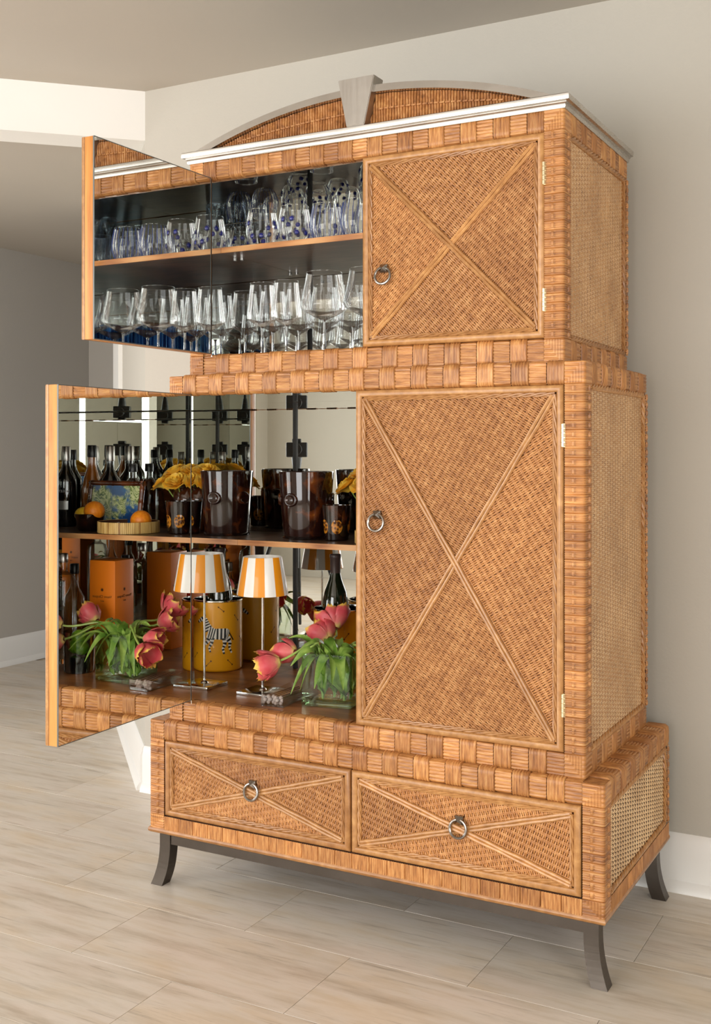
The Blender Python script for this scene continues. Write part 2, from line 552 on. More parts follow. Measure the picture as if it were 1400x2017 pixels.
# right wall with a window, rear wall with a wide window, left wall with a window
def holed_wall(name, axis, plane, thick, a0, a1, h0, h1, za, zb, label, z1=ZC, mat='wall_paint'):
    """wall in a plane of constant axis from a0 to a1 with one opening h0..h1, za..zb"""
    b = B()
    def bx(p0, p1, z0, zz):
        if axis == 'y': b.box(p0, p1, min(plane, plane + thick), max(plane, plane + thick), z0, zz)
        else: b.box(min(plane, plane + thick), max(plane, plane + thick), p0, p1, z0, zz)
    bx(a0, h0, 0, z1); bx(h1, a1, 0, z1); bx(h0, h1, 0, za); bx(h0, h1, zb, z1)
    return struct(O(name, b, mat), label)
holed_wall('wall_front', 'y', -6.2, -0.15, -3.6, 3.75, -2.75, 0.95, 0.2, 2.3, 'painted wall behind the camera with wide window')
holed_wall('wall_right', 'x', 3.6, 0.15, -6.2, WY, -5.15, -2.65, 0.2, 2.3, 'painted wall on the right with window')
holed_wall('wall_left', 'x', -3.42, -0.15, -2.2, 2.3, -1.8, -0.2, 0.15, 1.85, 'shaded grey wall of the room beyond', mat='far_wall_paint')
holed_wall('wall_side', 'x', -3.42, -0.15, -6.2, -2.2, -5.3, -2.9, 0.55, 2.42, 'painted wall left of the camera with window')
def window(name, axis, plane, h0, h1, za, zb, nv, label):
    b = B()
    t0, t1 = plane - 0.03, plane + 0.03
    def bx(p0, p1, z0, z1):
        if axis == 'y': b.box(p0, p1, t0, t1, z0, z1)
        else: b.box(t0, t1, p0, p1, z0, z1)
    w = 0.05
    bx(h0, h0 + w, za, zb); bx(h1 - w, h1, za, zb); bx(h0 + w, h1 - w, za, za + w); bx(h0 + w, h1 - w, zb - w, zb)
    for i in range(1, nv):
        c = h0 + (h1 - h0) * i / nv
        bx(c - 0.03, c + 0.03, za + w, zb - w)
    fr = struct(O(name, b, 'trim_paint'), label)
    for i in range(nv):
        p0, p1 = h0 + (h1 - h0) * i / nv + 0.03, h0 + (h1 - h0) * (i + 1) / nv - 0.03
        s = 1 if plane > 0 else -1
        pb = B()
        if axis == 'y': pb.box(p0, p1, plane + s * 0.045, plane + s * 0.05, za + w, zb - w)
        else: pb.box(plane + s * 0.045, plane + s * 0.05, p0, p1, za + w, zb - w)
        O('pane', pb, 'window_glass', fr)
window('window_1', 'y', -6.24, -2.75, 0.95, 0.2, 2.3, 3, 'wide white framed window behind the camera')
window('window_2', 'x', 3.64, -5.15, -2.65, 0.2, 2.3, 2, 'white framed window in the right wall')
window('window_3', 'x', -3.46, -1.8, -0.2, 0.15, 1.85, 2, 'white framed window in the left wall')
window('window_4', 'x', -3.46, -5.3, -2.9, 0.55, 2.42, 2, 'white framed window left of the camera')

def prism(name, pts, z0, z1, mat, label=None):
    n = len(pts)
    v = [(x, y, z0) for x, y in pts] + [(x, y, z1) for x, y in pts]
    f = [tuple(range(n - 1, -1, -1)), tuple(range(n, 2 * n))] + [(i, (i + 1) % n, n + (i + 1) % n, n + i) for i in range(n)]
    return struct(O(name, B().add(v, f), mat), label)
# 45 degree return wall running away from the corner, then the far wall
RL_ = 1.36
ex, ey = AX - q * RL_, AY + q * RL_
prism('wall_return', [(AX, AY), (AX, AY + 0.12), (ex + 0.1, ey + 0.1), (ex, ey)], 0, 2.38, 'wall_paint', 'pale angled wall beside the passage')
wall_box('wall_far', -3.57, -1.9, 2.2, 2.35, 0, 2.38, 'far_wall_paint', 'grey wall at the end of the room beyond')
# header across the passage at 45 degrees, its top meeting the ceiling
hl = 3.15
hx, hy = AX - q * hl, AY - q * hl
tx, ty = -q * 0.155, q * 0.155
prism('trim_1', [(AX, AY), (hx, hy), (hx + tx, hy + ty), (AX + tx, AY + ty)], 2.354, ZC, 'header_paint', 'white painted header beam above the passage')
prism('ceiling_far', [(AX + tx, AY + ty), (hx + tx, hy + ty), (-3.57, 0), (-3.57, 2.35), (AX + 0.1, 2.35)], 2.38, 2.45, 'ceiling_paint', 'lower ceiling of the room beyond')
# casing strip on the return wall
def along_return(s0, s1, d0, d1):
    n = (-q, -q)
    return [(AX - q * s + n[0] * d, AY + q * s + n[1] * d) for s, d in ((s0, d0), (s1, d0), (s1, d1), (s0, d1))]
prism('trim_2', along_return(1.02, 1.34, 0.0, 0.018), 0.15, 2.38, 'trim_paint', 'white door casing on the angled wall')
# baseboards
BB = [(0.0, 0.0), (0.032, 0.0), (0.030, 0.012), (0.022, 0.024), (0.016, 0.030), (0.016, 0.128), (0.012, 0.140), (0.010, 0.152), (0.004, 0.160), (0, 0.160)]
def baseboard(name, path, label):
    b = sweep_plan(B(), path, BB)
    return struct(O(name, b, 'trim_paint'), label)
baseboard('baseboard_back', [(AX, WY), (3.6, WY)][::1], 'white baseboard along the back wall')
baseboard('baseboard_return', [(ex, ey), (AX, AY)], 'bright white baseboard on the angled wall')
baseboard('baseboard_left', [(-3.42, -1.9), (-3.42, 2.2)][::1], 'white baseboard along the far grey wall')

# ------------------------------------------------------------------ the cabinet
cab = thing('bar_cabinet', 'tall three-tier woven rattan bar cabinet with two open mirrored doors', 'cabinet')
UP = dict(w=.5436, f=-.569, b=0.0, z0=1.44, z1=2.038, i=.467, d0=1.497, d1=1.987)
MD = dict(w=.600, f=-.589, b=-.010, z0=.471, z1=1.44, i=.522, d0=.527, d1=1.387)
BS = dict(w=.6513, f=-.610, b=.022, z0=.163, z1=.471, i=.602, d0=.206, d1=.418)
IB = -.04   # back mirrors
PW = .047   # post width

# solid cores
for T, nm in ((UP, 'upper_carcass'), (MD, 'middle_carcass')):
    w, f, b, z0, z1, i = T['w'] - .004, T['f'] + .004, T['b'], T['z0'] + .002, T['z1'] - .002, T['i'] + .003
    c = B()
    c.box(-w, -i, f, b, z0, z1)
    c.box(i, w, f + .034, b, z0, z1)
    c.box(T['w'] - PW, w, f, f + .034, z0, z1)
    c.box(-i, i, IB + .003, b, z0, z1)
    c.box(-i, i, f + .034, IB + .003, T['d1'] + .003, z1)
    c.box(-i, T['w'] - PW, f, f + .034, T['d1'] + .002, z1)
    c.box(-i, i, f + .034, IB + .003, z0, T['d0'] - .006)
    c.box(-i, T['w'] - PW, f, f + .034, z0, T['d0'] - .002)
    O(nm, c, 'rattan_wrap', cab)
w, f, b = BS['w'] - .004, BS['f'] + .004, BS['b'] - .002
c = B().box(-w, w, f + .03, b, BS['z0'] + .004, BS['z1'] - .004)
c.box(-w, -BS['i'], f, f + .03, BS['z0'] + .004, BS['z1'] - .004)
c.box(BS['i'], w, f, f + .03, BS['z0'] + .004, BS['z1'] - .004)
c.box(-BS['i'], BS['i'], f, f + .03, BS['z0'] + .004, BS['d0'] - .002)
c.box(-BS['i'], BS['i'], f, f + .03, BS['d1'] + .002, BS['z1'] - .004)
O('base_carcass', c, 'backing_board', cab)

# interior mirrors, floor and shelves
for T, nm in ((UP, 'upper'), (MD, 'middle')):
    i, f, z0, z1 = T['i'], T['f'], T['d0'], T['d1']
    O('side_mirror', B().box(-i - .002, -i, f - .002, IB, z0 - .004, z1), 'mirror', cab)
    O('side_mirror', B().box(i, i + .002, f + .036, IB, z0 - .004, z1), 'mirror', cab)
    O('back_mirror', B().box(-i, i, IB, IB + .002, z0 - .004, z1), 'mirror', cab)
    O('ceiling_mirror', B().box(-i, i, f + .036, IB - .001, z1, z1 + .002), 'mirror', cab)
    O('corner_strip', B().box(-i, -i + .006, IB - .006, IB - .0005, z0, z1 - .001), 'dark_strip', cab)
    O('corner_strip', B().box(i - .006, i, IB - .006, IB - .0005, z0, z1 - .001), 'dark_strip', cab)
O('cabinet_floor', B().box(-.522, .522, MD['f'] + .034, IB, .519, .527), 'interior_floor', cab)
O('cabinet_floor', B().box(-.467, .467, UP['f'] + .034, IB, 1.489, 1.4995), 'interior_floor', cab)
sh = O('cabinet_shelf', B().box(-.5215, .5215, -.360, IB - .0065, .950, .966), 'shelf_board', cab)
O('shelf_edge', B().box(-.5215, .5215, -.366, -.360, .950, .966), 'oak_shelf', sh)
sh = O('cabinet_shelf', B().box(-.4665, .4665, -.521, IB - .0065, 1.788, 1.803), 'shelf_board', cab)
O('shelf_edge', B().box(-.4665, .4665, -.528, -.521, 1.788, 1.803), 'oak_shelf', sh)
for x in (-.455, .455):
    for y in (-.44, -.14):
        O('shelf_pin', B().lathe([(0, 0), (.006, 0), (.006, .008), (0, .008)], 10), 'chrome', cab, (x, y, 1.7795))

# ---- woven rails: blocks of strands that alternate across and along the rail
def half(t):
    t = t % 1.0
    return math.sqrt(max(0.0, 1 - (2 * t - 1) ** 2))
def sample_profile(prof, m):
    L = [0]
    for a, b2 in zip(prof, prof[1:]):
        L.append(L[-1] + math.dist(a, b2))
    out = []
    for k in range(m):
        s = L[-1] * k / (m - 1)
        i = 0
        while i < len(prof) - 2 and L[i + 1] < s: i += 1
        t = (s - L[i]) / (L[i + 1] - L[i])
        a, b2 = prof[i], prof[i + 1]
        p = (a[0] + (b2[0] - a[0]) * t, a[1] + (b2[1] - a[1]) * t)
        out.append(p)
    nr = []
    for k in range(m):
        a, b2 = out[max(0, k - 1)], out[min(m - 1, k + 1)]
        d = (b2[0] - a[0], b2[1] - a[1])
        l = math.hypot(*d) or 1
        nr.append((d[1] / l, -d[0] / l))
    return out, nr, L[-1]
def rail_profile(z0, z1, under, over, r=.007):
    """(outward, z) from under the rail, up the face, over the top"""
    p = []
    if under > 0: p.append((-under, z0))
    for k in range(4):
        a = PI * .5 * k / 3
        p.append((-r + r * math.sin(a), z0 + r - r * math.cos(a)))
    for k in range(4):
        a = PI * .5 * k / 3
        p.append((-r + r * math.cos(a), z1 - r + r * math.sin(a)))
    if over > 0: p.append((-over, z1))
    return p
def block(prof, L, kind, n, name):
    """outward is local -Y, length runs along local X"""
    rows = []
    if kind == 'across':
        pts, nr, pl = sample_profile(prof, 15)
        m = n * 5
        for k in range(m + 1):
            x = L * k / m
            t = k * n / m
            h = .0020 + .0022 * (half(t) if k not in (0,) and abs(t - round(t)) > 1e-6 else 0) - (0.002 if k in (0, m) else 0)
            row = []
            for j, (p, nn) in enumerate(zip(pts, nr)):
                row.append((x, -(p[0] + nn[0] * h), p[1] + nn[1] * h))
            rows.append(row)
    else:
        nst = max(4, round(sum(math.dist(a, b2) for a, b2 in zip(prof, prof[1:])) / .0085))
        m = nst * 4
        pts, nr, pl = sample_profile(prof, m + 1)
        for k, fx in enumerate((0, .12, .5, .88, 1)):
            dip = (.0016, .0004, 0, .0004, .0016)[k]
            row = []
            for j, (p, nn) in enumerate(zip(pts, nr)):
                h = .0002 + .0024 * (half(j * nst / m) if j % 4 else 0) - dip
                row.append((L * fx, -(p[0] + nn[0] * h), p[1] + nn[1] * h))
            rows.append(row)
    me = B().grid(rows).mesh(name, False, False)
    me.polygons.foreach_set('use_smooth', [True] * len(me.polygons))
    # make sure normals look outwards (local -Y)
    me.update()
    if sum(p.normal.y for p in me.polygons) > 0: me.flip_normals()
    me.materials.append(M['rattan_rail_across' if kind == 'across' else 'rattan_rail_along'])
    return me
def rail(name, a0, a1, plane, prof, side='front', first='across', count=None, n=6):
    """a rail part with its wrap blocks as sub-parts"""
    zz = [p[1] for p in prof]
    core = B()
    z0, z1 = min(zz) + .003, max(zz) - .003
    if side == 'front': core.box(a0, a1, plane + .0012, plane + .012, z0, z1)
    else: core.box(plane - .012, plane - .003, a0, a1, z0, z1)
    ro = O(name, core, 'backing_board', cab)
    L = a1 - a0
    cnt = count or max(2, round(L / .0435))
    bl = L / cnt
    mA = block(prof, bl - .0006, 'across', n, 'wrap_block')
    mB = block(prof, bl - .0014, 'along', n, 'wrap_block')
    kind = first
    for k in range(cnt):
        me = mA if kind == 'across' else mB
        if side == 'front': O('wrap_block', me, None, ro, (a0 + k * bl + .0005, plane, 0))
        else: O('wrap_block', me, None, ro, (plane, a0 + k * bl + .0005, 0), (0, 0, R(90)))
        kind = 'along' if kind == 'across' else 'across'
    return ro
def corner_mesh(prof_z0, prof_z1, w, sidew, flip, top=True):
    """corner of a rail: L-shaped strands on the front, wrapping round to the side"""
    z0, z1 = prof_z0, prof_z1
    ns, nz = 36, 36
    rr = .006
    rows = []
    H = z1 - z0
    for i in range(ns + 14):
        row = []
        for j in range(nz + 1):
            v = j / nz
            if i <= ns:
                u = i / ns
                a = u if not flip else u
                k = max(u, v if top else 1 - v) if True else u
                h = .0006 + .0030 * half(min(k, .999) * 6)
                x, y, nx, ny = -w + (w - rr) * u, 0, 0, -1
            else:
                t = i - ns
                if t <= 5:
                    a = PI * .5 * t / 5
                    x, y, nx, ny = -rr + rr * math.sin(a), rr - rr * math.cos(a), math.sin(a), -math.cos(a)
                else:
                    x, y, nx, ny = 0, rr + (sidew - rr) * (t - 5) / 8, 1, 0
                h = .0008 + .0022 * half(v * 5)
            if j in (0, nz): h *= .1
            row.append(((x + nx * h) * (-1 if flip else 1), y + ny * h, z0 + H * v))
        rows.append(row)
    me = B().grid(rows).mesh('corner_wrap', True, False)
    if flip: pass
    else: me.flip_normals()
    me.materials.append(M['rattan_post'])
    return me
def post_mesh(w, sidew, pitch, flip=False, front=True):
    """one group of strands wrapped round a post, with a short upright binding in the middle"""
    pts = []
    rr = .006
    fs = [0, .15, .3, .40, .425, .45, .475, .50, .525, .55, .575, .60, .7, .85]
    if front:
        for u in fs: pts.append((-w + (w - rr) * u, 0, 0, -1, u))
        for t in range(6):
            a = PI * .5 * t / 5
            pts.append((-rr + rr * math.sin(a), rr - rr * math.cos(a), math.sin(a), -math.cos(a), 0))
    for u in fs[1:] + [1.0]: pts.append((0, rr + (sidew - rr) * u, 1, 0, u))
    nst = 4
    rows = []
    nz = nst * 4
    for x, y, nx, ny, u in pts:
        row = []
        for j in range(nz + 1):
            t = j * nst / nz
            h = .0004 + .0026 * (half(t) if j % 4 else 0)
            if .41 < u < .59 and 0.9 < t < 3.1:
                if 0.95 < t < 3.05: h = .0044 + .0020 * half((u - .425) / .0875 if u < .5125 else (u - .5125) / .0875)
            if u in (.40, .60) and 0.9 < t < 3.1: h = -.0008
            if j in (0, nz): h = 0.0
            row.append(((x + nx * h) * (-1 if flip else 1), y + ny * h, pitch * j / nz))
        rows.append(row)
    me = B().grid(rows).mesh('post_wrap', True, False)
    if not flip: me.flip_normals()
    me.materials.append(M['rattan_post'])
    return me

for T, nm in ((UP, 'upper'), (MD, 'middle'), (BS, 'base')):
    w, f, b, z0, z1 = T['w'], T['f'], T['b'], T['z0'], T['z1']
    pw = w - T['i'] if nm == 'base' else PW
    d0, d1 = T['d0'] - .001, T['d1'] + .001
    led = {'upper': .02, 'middle': .03, 'base': .03}[nm]
    sled = {'upper': .02, 'middle': w - UP['w'] + .002, 'base': w - MD['w'] + .002}[nm]
    # front rails
    rail('front_rail', -w + pw, w - pw, f, rail_profile(d1, z1, .020, led), 'front', 'across')
    if nm != 'base':
        rail('front_rail', -w + pw, w - pw, f, rail_profile(z0, d0, .012, .030), 'front', 'along')
    # right side rails
    sw = .050
    rail('side_rail', f + sw, b - .004, w, rail_profile(d1, z1, .004, sled), 'side', 'across')
    if nm != 'base':
        rail('side_rail', f + sw, b - .004, w, rail_profile(z0, d0, .012, .004), 'side', 'across')
    # posts
    n = max(1, round((d1 - d0) / .0217))
    pt = (d1 - d0) / n
    for kind in ('right', 'left', 'back'):
        core = B()
        if kind == 'right': core.box(w - pw + .002, w - .003, f + .003, f + .03, d0, d1)
        elif kind == 'left': core.box(-w + .003, -w + pw - .002, f + .003, f + .03, d0, d1)
        else: core.box(w - .02, w - .003, b - .030, b - .002, d0, d1)
        po = O('corner_post', core, 'rattan_wrap', cab)
        if kind == 'right': me, lc = post_mesh(pw, sw, pt), (w, f)
        elif kind == 'left': me, lc = post_mesh(pw, sw, pt, True), (-w, f)
        else: me, lc = post_mesh(.03, .03, pt, False, False), (w, b - .031)
        for k in range(n):
            O('post_wrap', me, None, po, (lc[0], lc[1], d0 + k * pt))
        if kind != 'back':
            fl = kind == 'left'
            O('corner_wrap', corner_mesh(d1, z1 - .0, pw, sw, fl, True), None, po, (lc[0], lc[1], 0))
            O('corner_wrap', corner_mesh(z0, d0, pw, sw, fl, False), None, po, (lc[0], lc[1], 0))
# flat tops of the ledges
O('ledge', B().box(-.600, .600, MD['f'] + .004, -.012, 1.4365, 1.4400), 'rattan_wrap', cab)
O('ledge', B().box(-.6505, .6505, BS['f'] + .005, .018, .4670, .4705), 'rattan_wrap', cab)
# lower rail of the base: close upright wrapping, with a rounded bead under it
rl = rail('lower_rail', -BS['i'], BS['i'], BS['f'], [(0, .166), (0, .2045)], 'front', 'across', count=24, n=8)
for ch in rl.children:
    if ch.data.materials[0] == M['rattan_rail_along']: ch.data = rl.children[0].data
rl = rail('lower_rail', BS['f'] + .05, BS['b'] - .004, BS['w'], [(0, .166), (0, .2045)], 'side', 'across', count=12, n=8)
k0 = rl.children[0].data
for ch in rl.children: ch.data = k0
bead = sweep_plan(B(), [(-.648, BS['b']), (-.648, -.607), (.648, -.607), (.648, BS['b'])], [(.009 * math.cos(a), .161 + .009 * math.sin(a)) for a in [2 * PI * k / 10 for k in range(10)]])
O('bead_moulding', bead, 'rattan_pole', cab)

# ---- twisted rope trim
def rope(b, p, q2, r=.0030, hr=.0027, pitch=.085, step=.0085, strands=3, nrm=(0, -1, 0)):
    p, q2 = Vector(p), Vector(q2)
    d = q2 - p
    L = d.length
    d.normalize()
    nn = Vector(nrm)
    s = d.cross(nn)
    m = max(2, int(L / step))
    for k in range(strands):
        pts = []
        for i in range(m + 1):
            x = L * i / m
            a = 2 * PI * (x / pitch + k / strands)
            pts.append(p + d * x + s * (hr * 1.25 * math.cos(a)) + nn * (hr * .8 * math.sin(a)))
        b.tube(pts, r, 6)
    return b
# ---- woven infill of a triangle: wavy wefts over paired warps
def clip_line(tri, o, d):
    """parameters where the line o + t d enters and leaves the triangle"""
    ts = []
    for i in range(3):
        a, c = tri[i], tri[(i + 1) % 3]
        e = (c[0] - a[0], c[1] - a[1])
        den = d[0] * e[1] - d[1] * e[0]
        if abs(den) < 1e-12: continue
        wx, wy = a[0] - o[0], a[1] - o[1]
        t = (wx * e[1] - wy * e[0]) / den
        u = (wx * d[1] - wy * d[0]) / den
        if -1e-9 <= u <= 1 + 1e-9: ts.append(t)
    if len(ts) < 2: return None
    return min(ts), max(ts)
def weave_tri(tri, wd, wp=.0150, fp=.0053):
    """wd: unit direction of the warps in (x, z); wefts run square to them; y is outwards-negative"""
    fd = (wd[1], -wd[0])
    if fd[0] < 0: fd = (-fd[0], -fd[1])
    V, Fc = [], []
    dots = [p[0] * wd[0] + p[1] * wd[1] for p in tri]
    k0, k1 = math.floor(min(dots) / fp), math.ceil(max(dots) / fp)
    hw = fp * .47
    for k in range(k0, k1 + 1):
        c = (k + .5) * fp
        o = (wd[0] * c, wd[1] * c)
        r = clip_line(tri, o, fd)
        if not r or r[1] - r[0] < .004: continue
        t0, t1 = r
        ts = [t0]
        st = wp / 4
        i = math.floor(t0 / st) + 1
        while i * st < t1 - 1e-4:
            ts.append(i * st); i += 1
        ts.append(t1)
        jit = random.uniform(-.0004, .0004)
        base = len(V)
        for t in ts:
            ph = math.cos(PI * (t / wp + k))
            h = .0015 + .0011 * ph
            side = .0006 * math.sin(PI * 2 * t / wp + k * 2.1) * .4
            cx, cz = o[0] + fd[0] * t + wd[0] * (jit + side), o[1] + fd[1] * t + wd[1] * (jit + side)
            ww = hw * (.86 + .14 * ph)
            for a, hh in ((-1, -.0014), (-.55, .0009), (.55, .0009), (1, -.0014)):
                V.append((cx + wd[0] * ww * a, -(h + hh), cz + wd[1] * ww * a))
        for j in range(len(ts) - 1):
            for s_ in range(3):
                p = base + j * 4 + s_
                Fc.append((p, p + 4, p + 5, p + 1))
    # warps
    df = [p[0] * fd[0] + p[1] * fd[1] for p in tri]
    k0, k1 = math.floor(min(df) / wp), math.ceil(max(df) / wp)
    for k in range(k0, k1 + 1):
        for off in (-.0017, .0017):
            c = k * wp + off
            o = (fd[0] * c, fd[1] * c)
            r = clip_line(tri, o, wd)
            if not r or r[1] - r[0] < .004: continue
            base = len(V)
            for t in r:
                for a, hh in ((-.0014, .0006), (0, .0031), (.0014, .0006)):
                    V.append((o[0] + wd[0] * t + fd[0] * a, -hh, o[1] + wd[1] * t + fd[1] * a))
            Fc += [(base, base + 3, base + 4, base + 1), (base + 1, base + 4, base + 5, base + 2)]
    b = B(); b.v, b.f, b.mi = V, Fc, [0] * len(Fc)
    me = b.mesh('woven_panel', True, False)
    me.materials.append(M['rattan_weave'])
    return me
def ring_frame(x0, x1, z0, z1, prof):
    """mitred frame; prof of (inset, y)"""
    rows = []
    for ins, y in prof:
        rows.append([(x0 + ins, y, z0 + ins), (x1 - ins, y, z0 + ins), (x1 - ins, y, z1 - ins), (x0 + ins, y, z1 - ins), (x0 + ins, y, z0 + ins)])
    return B().grid(rows)
def woven_face(part, x0, x1, z0, z1):
    """pole frame, rope trim, crossed bands and four woven triangles on the front (y<0) of a door or drawer"""
    pf = .017
    prof = [(0, 0), (0, -.008), (.003, -.012), (.0085, -.0135), (.014, -.012), (pf, -.008), (pf, .001)]
    O('pole_frame', ring_frame(x0, x1, z0, z1, prof), 'rattan_pole', part)
    rb = B()
    i = pf + .005
    a, b2, c, d = x0 + i, x1 - i, z0 + i, z1 - i
    for p, q2 in (((a, c), (b2, c)), ((b2, c), (b2, d)), ((b2, d), (a, d)), ((a, d), (a, c))):
        rope(rb, (p[0], -.006, p[1]), (q2[0], -.006, q2[1]))
    O('rope_trim', rb, 'rattan_pole', part)
    i = pf + .008
    a, b2, c, d = x0 + i, x1 - i, z0 + i, z1 - i
    O('backing', B().box(x0 + pf, x1 - pf, -.0012, .0004, z0 + pf, z1 - pf), 'backing_board', part)
    mx, mz = (a + b2) / 2, (c + d) / 2
    L = math.hypot(b2 - a, d - c)
    up = ((b2 - a) / L, (d - c) / L)       # "/" direction
    dn = ((b2 - a) / L, -(d - c) / L)      # "\" direction
    for tri, wd in ((((a, d), (b2, d), (mx, mz)), up), (((a, c), (b2, c), (mx, mz)), up),
                    (((a, c), (a, d), (mx, mz)), dn), (((b2, c), (b2, d), (mx, mz)), dn)):
        stuff(O('woven_panel', weave_tri(tri, wd), None, part, (0, -.002, 0)))
    for (p, q2, yy) in (((a, c), (b2, d), -.0062), ((a, d), (b2, c), -.0085)):
        bb = B()
        dx, dz = (q2[0] - p[0]) / L, (q2[1] - p[1]) / L
        for s_ in (-1, 1):
            pts = []
            for k in range(25):
                t = k / 24
                wob = .0006 * math.sin(t * 41 + s_)
                pts.append((p[0] + (q2[0] - p[0]) * t - dz * (s_ * .0042 + wob), yy + .0008 * math.sin(t * 23 + s_ * 2), p[1] + (q2[1] - p[1]) * t + dx * (s_ * .0042 + wob)))
            bb.tube(pts, .0046, 7)
        O('cross_band', bb, 'rattan_pole', part)
def ring_pull(part, x, z, y=-.009):
    s_ = .0105
    st = B().add([(x - s_, y + .006, z - s_), (x + s_, y + .006, z - s_), (x + s_, y + .006, z + s_), (x - s_, y + .006, z + s_),
                  (x - s_, y - .004, z - s_), (x + s_, y - .004, z - s_), (x + s_, y - .004, z + s_), (x - s_, y - .004, z + s_), (x, y - .015, z)],
                 [(0, 1, 5, 4), (1, 2, 6, 5), (2, 3, 7, 6), (3, 0, 4, 7), (4, 5, 8), (5, 6, 8), (6, 7, 8), (7, 4, 8)])
    O('pull_stud', st.mesh('pull_stud'), 'pull_metal', part)
    rr = .0215
    zc = z - .019
    O('pull_ring', B().tube([(x + rr * math.sin(a), y - .006 - .003 * (1 - math.cos(a)), zc + rr * math.cos(a)) for a in [2 * PI * k / 36 for k in range(36)]], .0036, 8, closed=True), 'pull_metal', part)
def hinge(part, x, z):
    b = B()
    h = .054
    for k in range(5):
        zz = z - h / 2 + k * h / 5
        b.lathe([(.0001, zz + .0005), (.0046, zz + .0005), (.0046, zz + h / 5 - .0005), (.0001, zz + h / 5 - .0005)], 10, (x, -.010, 0))
    b.box(x - .005, x + .005, -.010, .002, z - h / 2, z + h / 2)
    O('hinge', b, 'hinge_brass', part)

DT = .030
def door(pivot, L, zb, zt, s, ang, pull, open_):
    """s=+1: hinge on the left, leaf runs to +x; s=-1: hinge on the right"""
    x0, x1 = (0, L) if s > 0 else (-L, 0)
    d = O('door', B().box(x0, x1, 0, DT - .004, 0, zt - zb, ch=.0015), 'oak_edge', cab, (pivot[0], pivot[1], zb), (0, 0, ang))
    h = zt - zb
    d['label'] = pull
    O('door_mirror', B().box(x0 + .0015, x1 - .0015, DT - .004, DT - .0005, .002, h - .002), 'mirror', d)
    O('mirror_rim', B().box(x0 + .0005, x0 + .0015, DT - .004, DT, 0, h).box(x1 - .0015, x1 - .0005, DT - .004, DT, 0, h)
      .box(x0 + .0015, x1 - .0015, DT - .004, DT, 0, .002).box(x0 + .0015, x1 - .0015, DT - .004, DT, h - .002, h), 'mirror_edge', d)
    woven_face(d, x0, x1, 0, h)
    px = (L - .062) * s
    ring_pull(d, px, h * (.405 if h < .6 else .63))
    hx_ = .003 * s * -1 if not open_ else -.001
    for z in ((h * .185, h * .80) if h < .6 else (h * .128, h * .862)):
        hinge(d, (-.001 if s < 0 else .001), z)
    return d
door((.4975, UP['f'] + .006), .488, 1.4985, 1.9855, -1, 0, 'closed square woven door with X bands', False)
door((.5505, MD['f'] + .006), .550, .5285, 1.3855, -1, 0, 'closed tall woven door with X bands', False)
door((-.497, -.5745), .475, 1.500, 1.990, 1, -R(90), 'open upper door showing its mirrored inside', True)
dl = door((-.552, -.5935), .540, .533, 1.388, 1, -R(88), 'open lower door showing its mirrored inside', True)

# drawers
for x0, x1 in ((-.5975, -.0045), (-.0005, .5985)):
    d = O('drawer', B().box(x0, x1, BS['f'] + .006, BS['f'] + .030, .2075, .4165, ch=.001), 'backing_board', cab)
    woven_face(d, x0, x1, .2075, .4165)
    ring_pull(d, (x0 + x1) / 2 - .002, .337)
    for ch in d.children:
        ch.location.y += BS['f'] + .006

# right side: woven cane panels with rope trim
def cane_panel(x, y0, y1, z0, z1, yp=.023, zp=.0050):
    V, Fc = [], []
    n = int((z1 - z0) / zp)
    m = max(2, round((y1 - y0) / yp))
    yp = (y1 - y0) / m
    seg = m * 4
    hw = zp * .46
    for k in range(n):
        zc = z0 + (k + .5) * (z1 - z0) / n
        base = len(V)
        jit = random.uniform(-.0003, .0003)
        for j in range(seg + 1):
            y = y0 + (y1 - y0) * j / seg
            ph = math.cos(PI * (y - y0) / yp + PI * k)
            h = .0010 + .0013 * ph
            for a, hh in ((-1, -.0013), (-.5, .0008), (.5, .0008), (1, -.0013)):
                V.append((x + h + hh, y, zc + jit + hw * a))
        for j in range(seg):
            for s_ in range(3):
                p = base + j * 4 + s_
                Fc.append((p, p + 4, p + 5, p + 1))
    for j in range(m + 1):
        for off in (-.0025, .0025):
            yy = min(max(y0 + j * yp + off, y0), y1)
            base = len(V)
            for zz in (z0, z1):
                for a, hh in ((-.0022, 0), (0, .0024), (.0022, 0)):
                    V.append((x + hh, yy + a, zz))
            Fc += [(base, base + 3, base + 4, base + 1), (base + 1, base + 4, base + 5, base + 2)]
    b = B(); b.v, b.f, b.mi = V, Fc, [0] * len(Fc)
    me = b.mesh('cane_panel', True, True)
    me.materials.append(M['cane'])
    return me
for T, nm in ((UP, 'u'), (MD, 'm'), (BS, 'b')):
    w, f, b = T['w'], T['f'], T['b']
    y0, y1, z0, z1 = f + .052, b - .034, T['d0'] + .002, T['d1'] - .002
    pn = O('side_panel', B().box(w - .018, w - .0065, y0 - .006, y1 + .006, z0 - .004, z1 + .004), 'cane_backing', cab)
    stuff(O('cane_weave', cane_panel(w - .0055, y0, y1, z0, z1), None, pn))
    rb = B()
    xx = w - .002
    for p, q2 in (((y0 + .002, z0 + .003), (y1, z0 + .003)), ((y1, z0 + .003), (y1, z1 - .003)), ((y1, z1 - .003), (y0 + .002, z1 - .003))):
        rope(rb, (xx, p[0], p[1]), (xx, q2[0], q2[1]), .0042, .0036, .07, .008, 3, (1, 0, 0))
    O('rope_trim', rb, 'rattan_pole', pn)

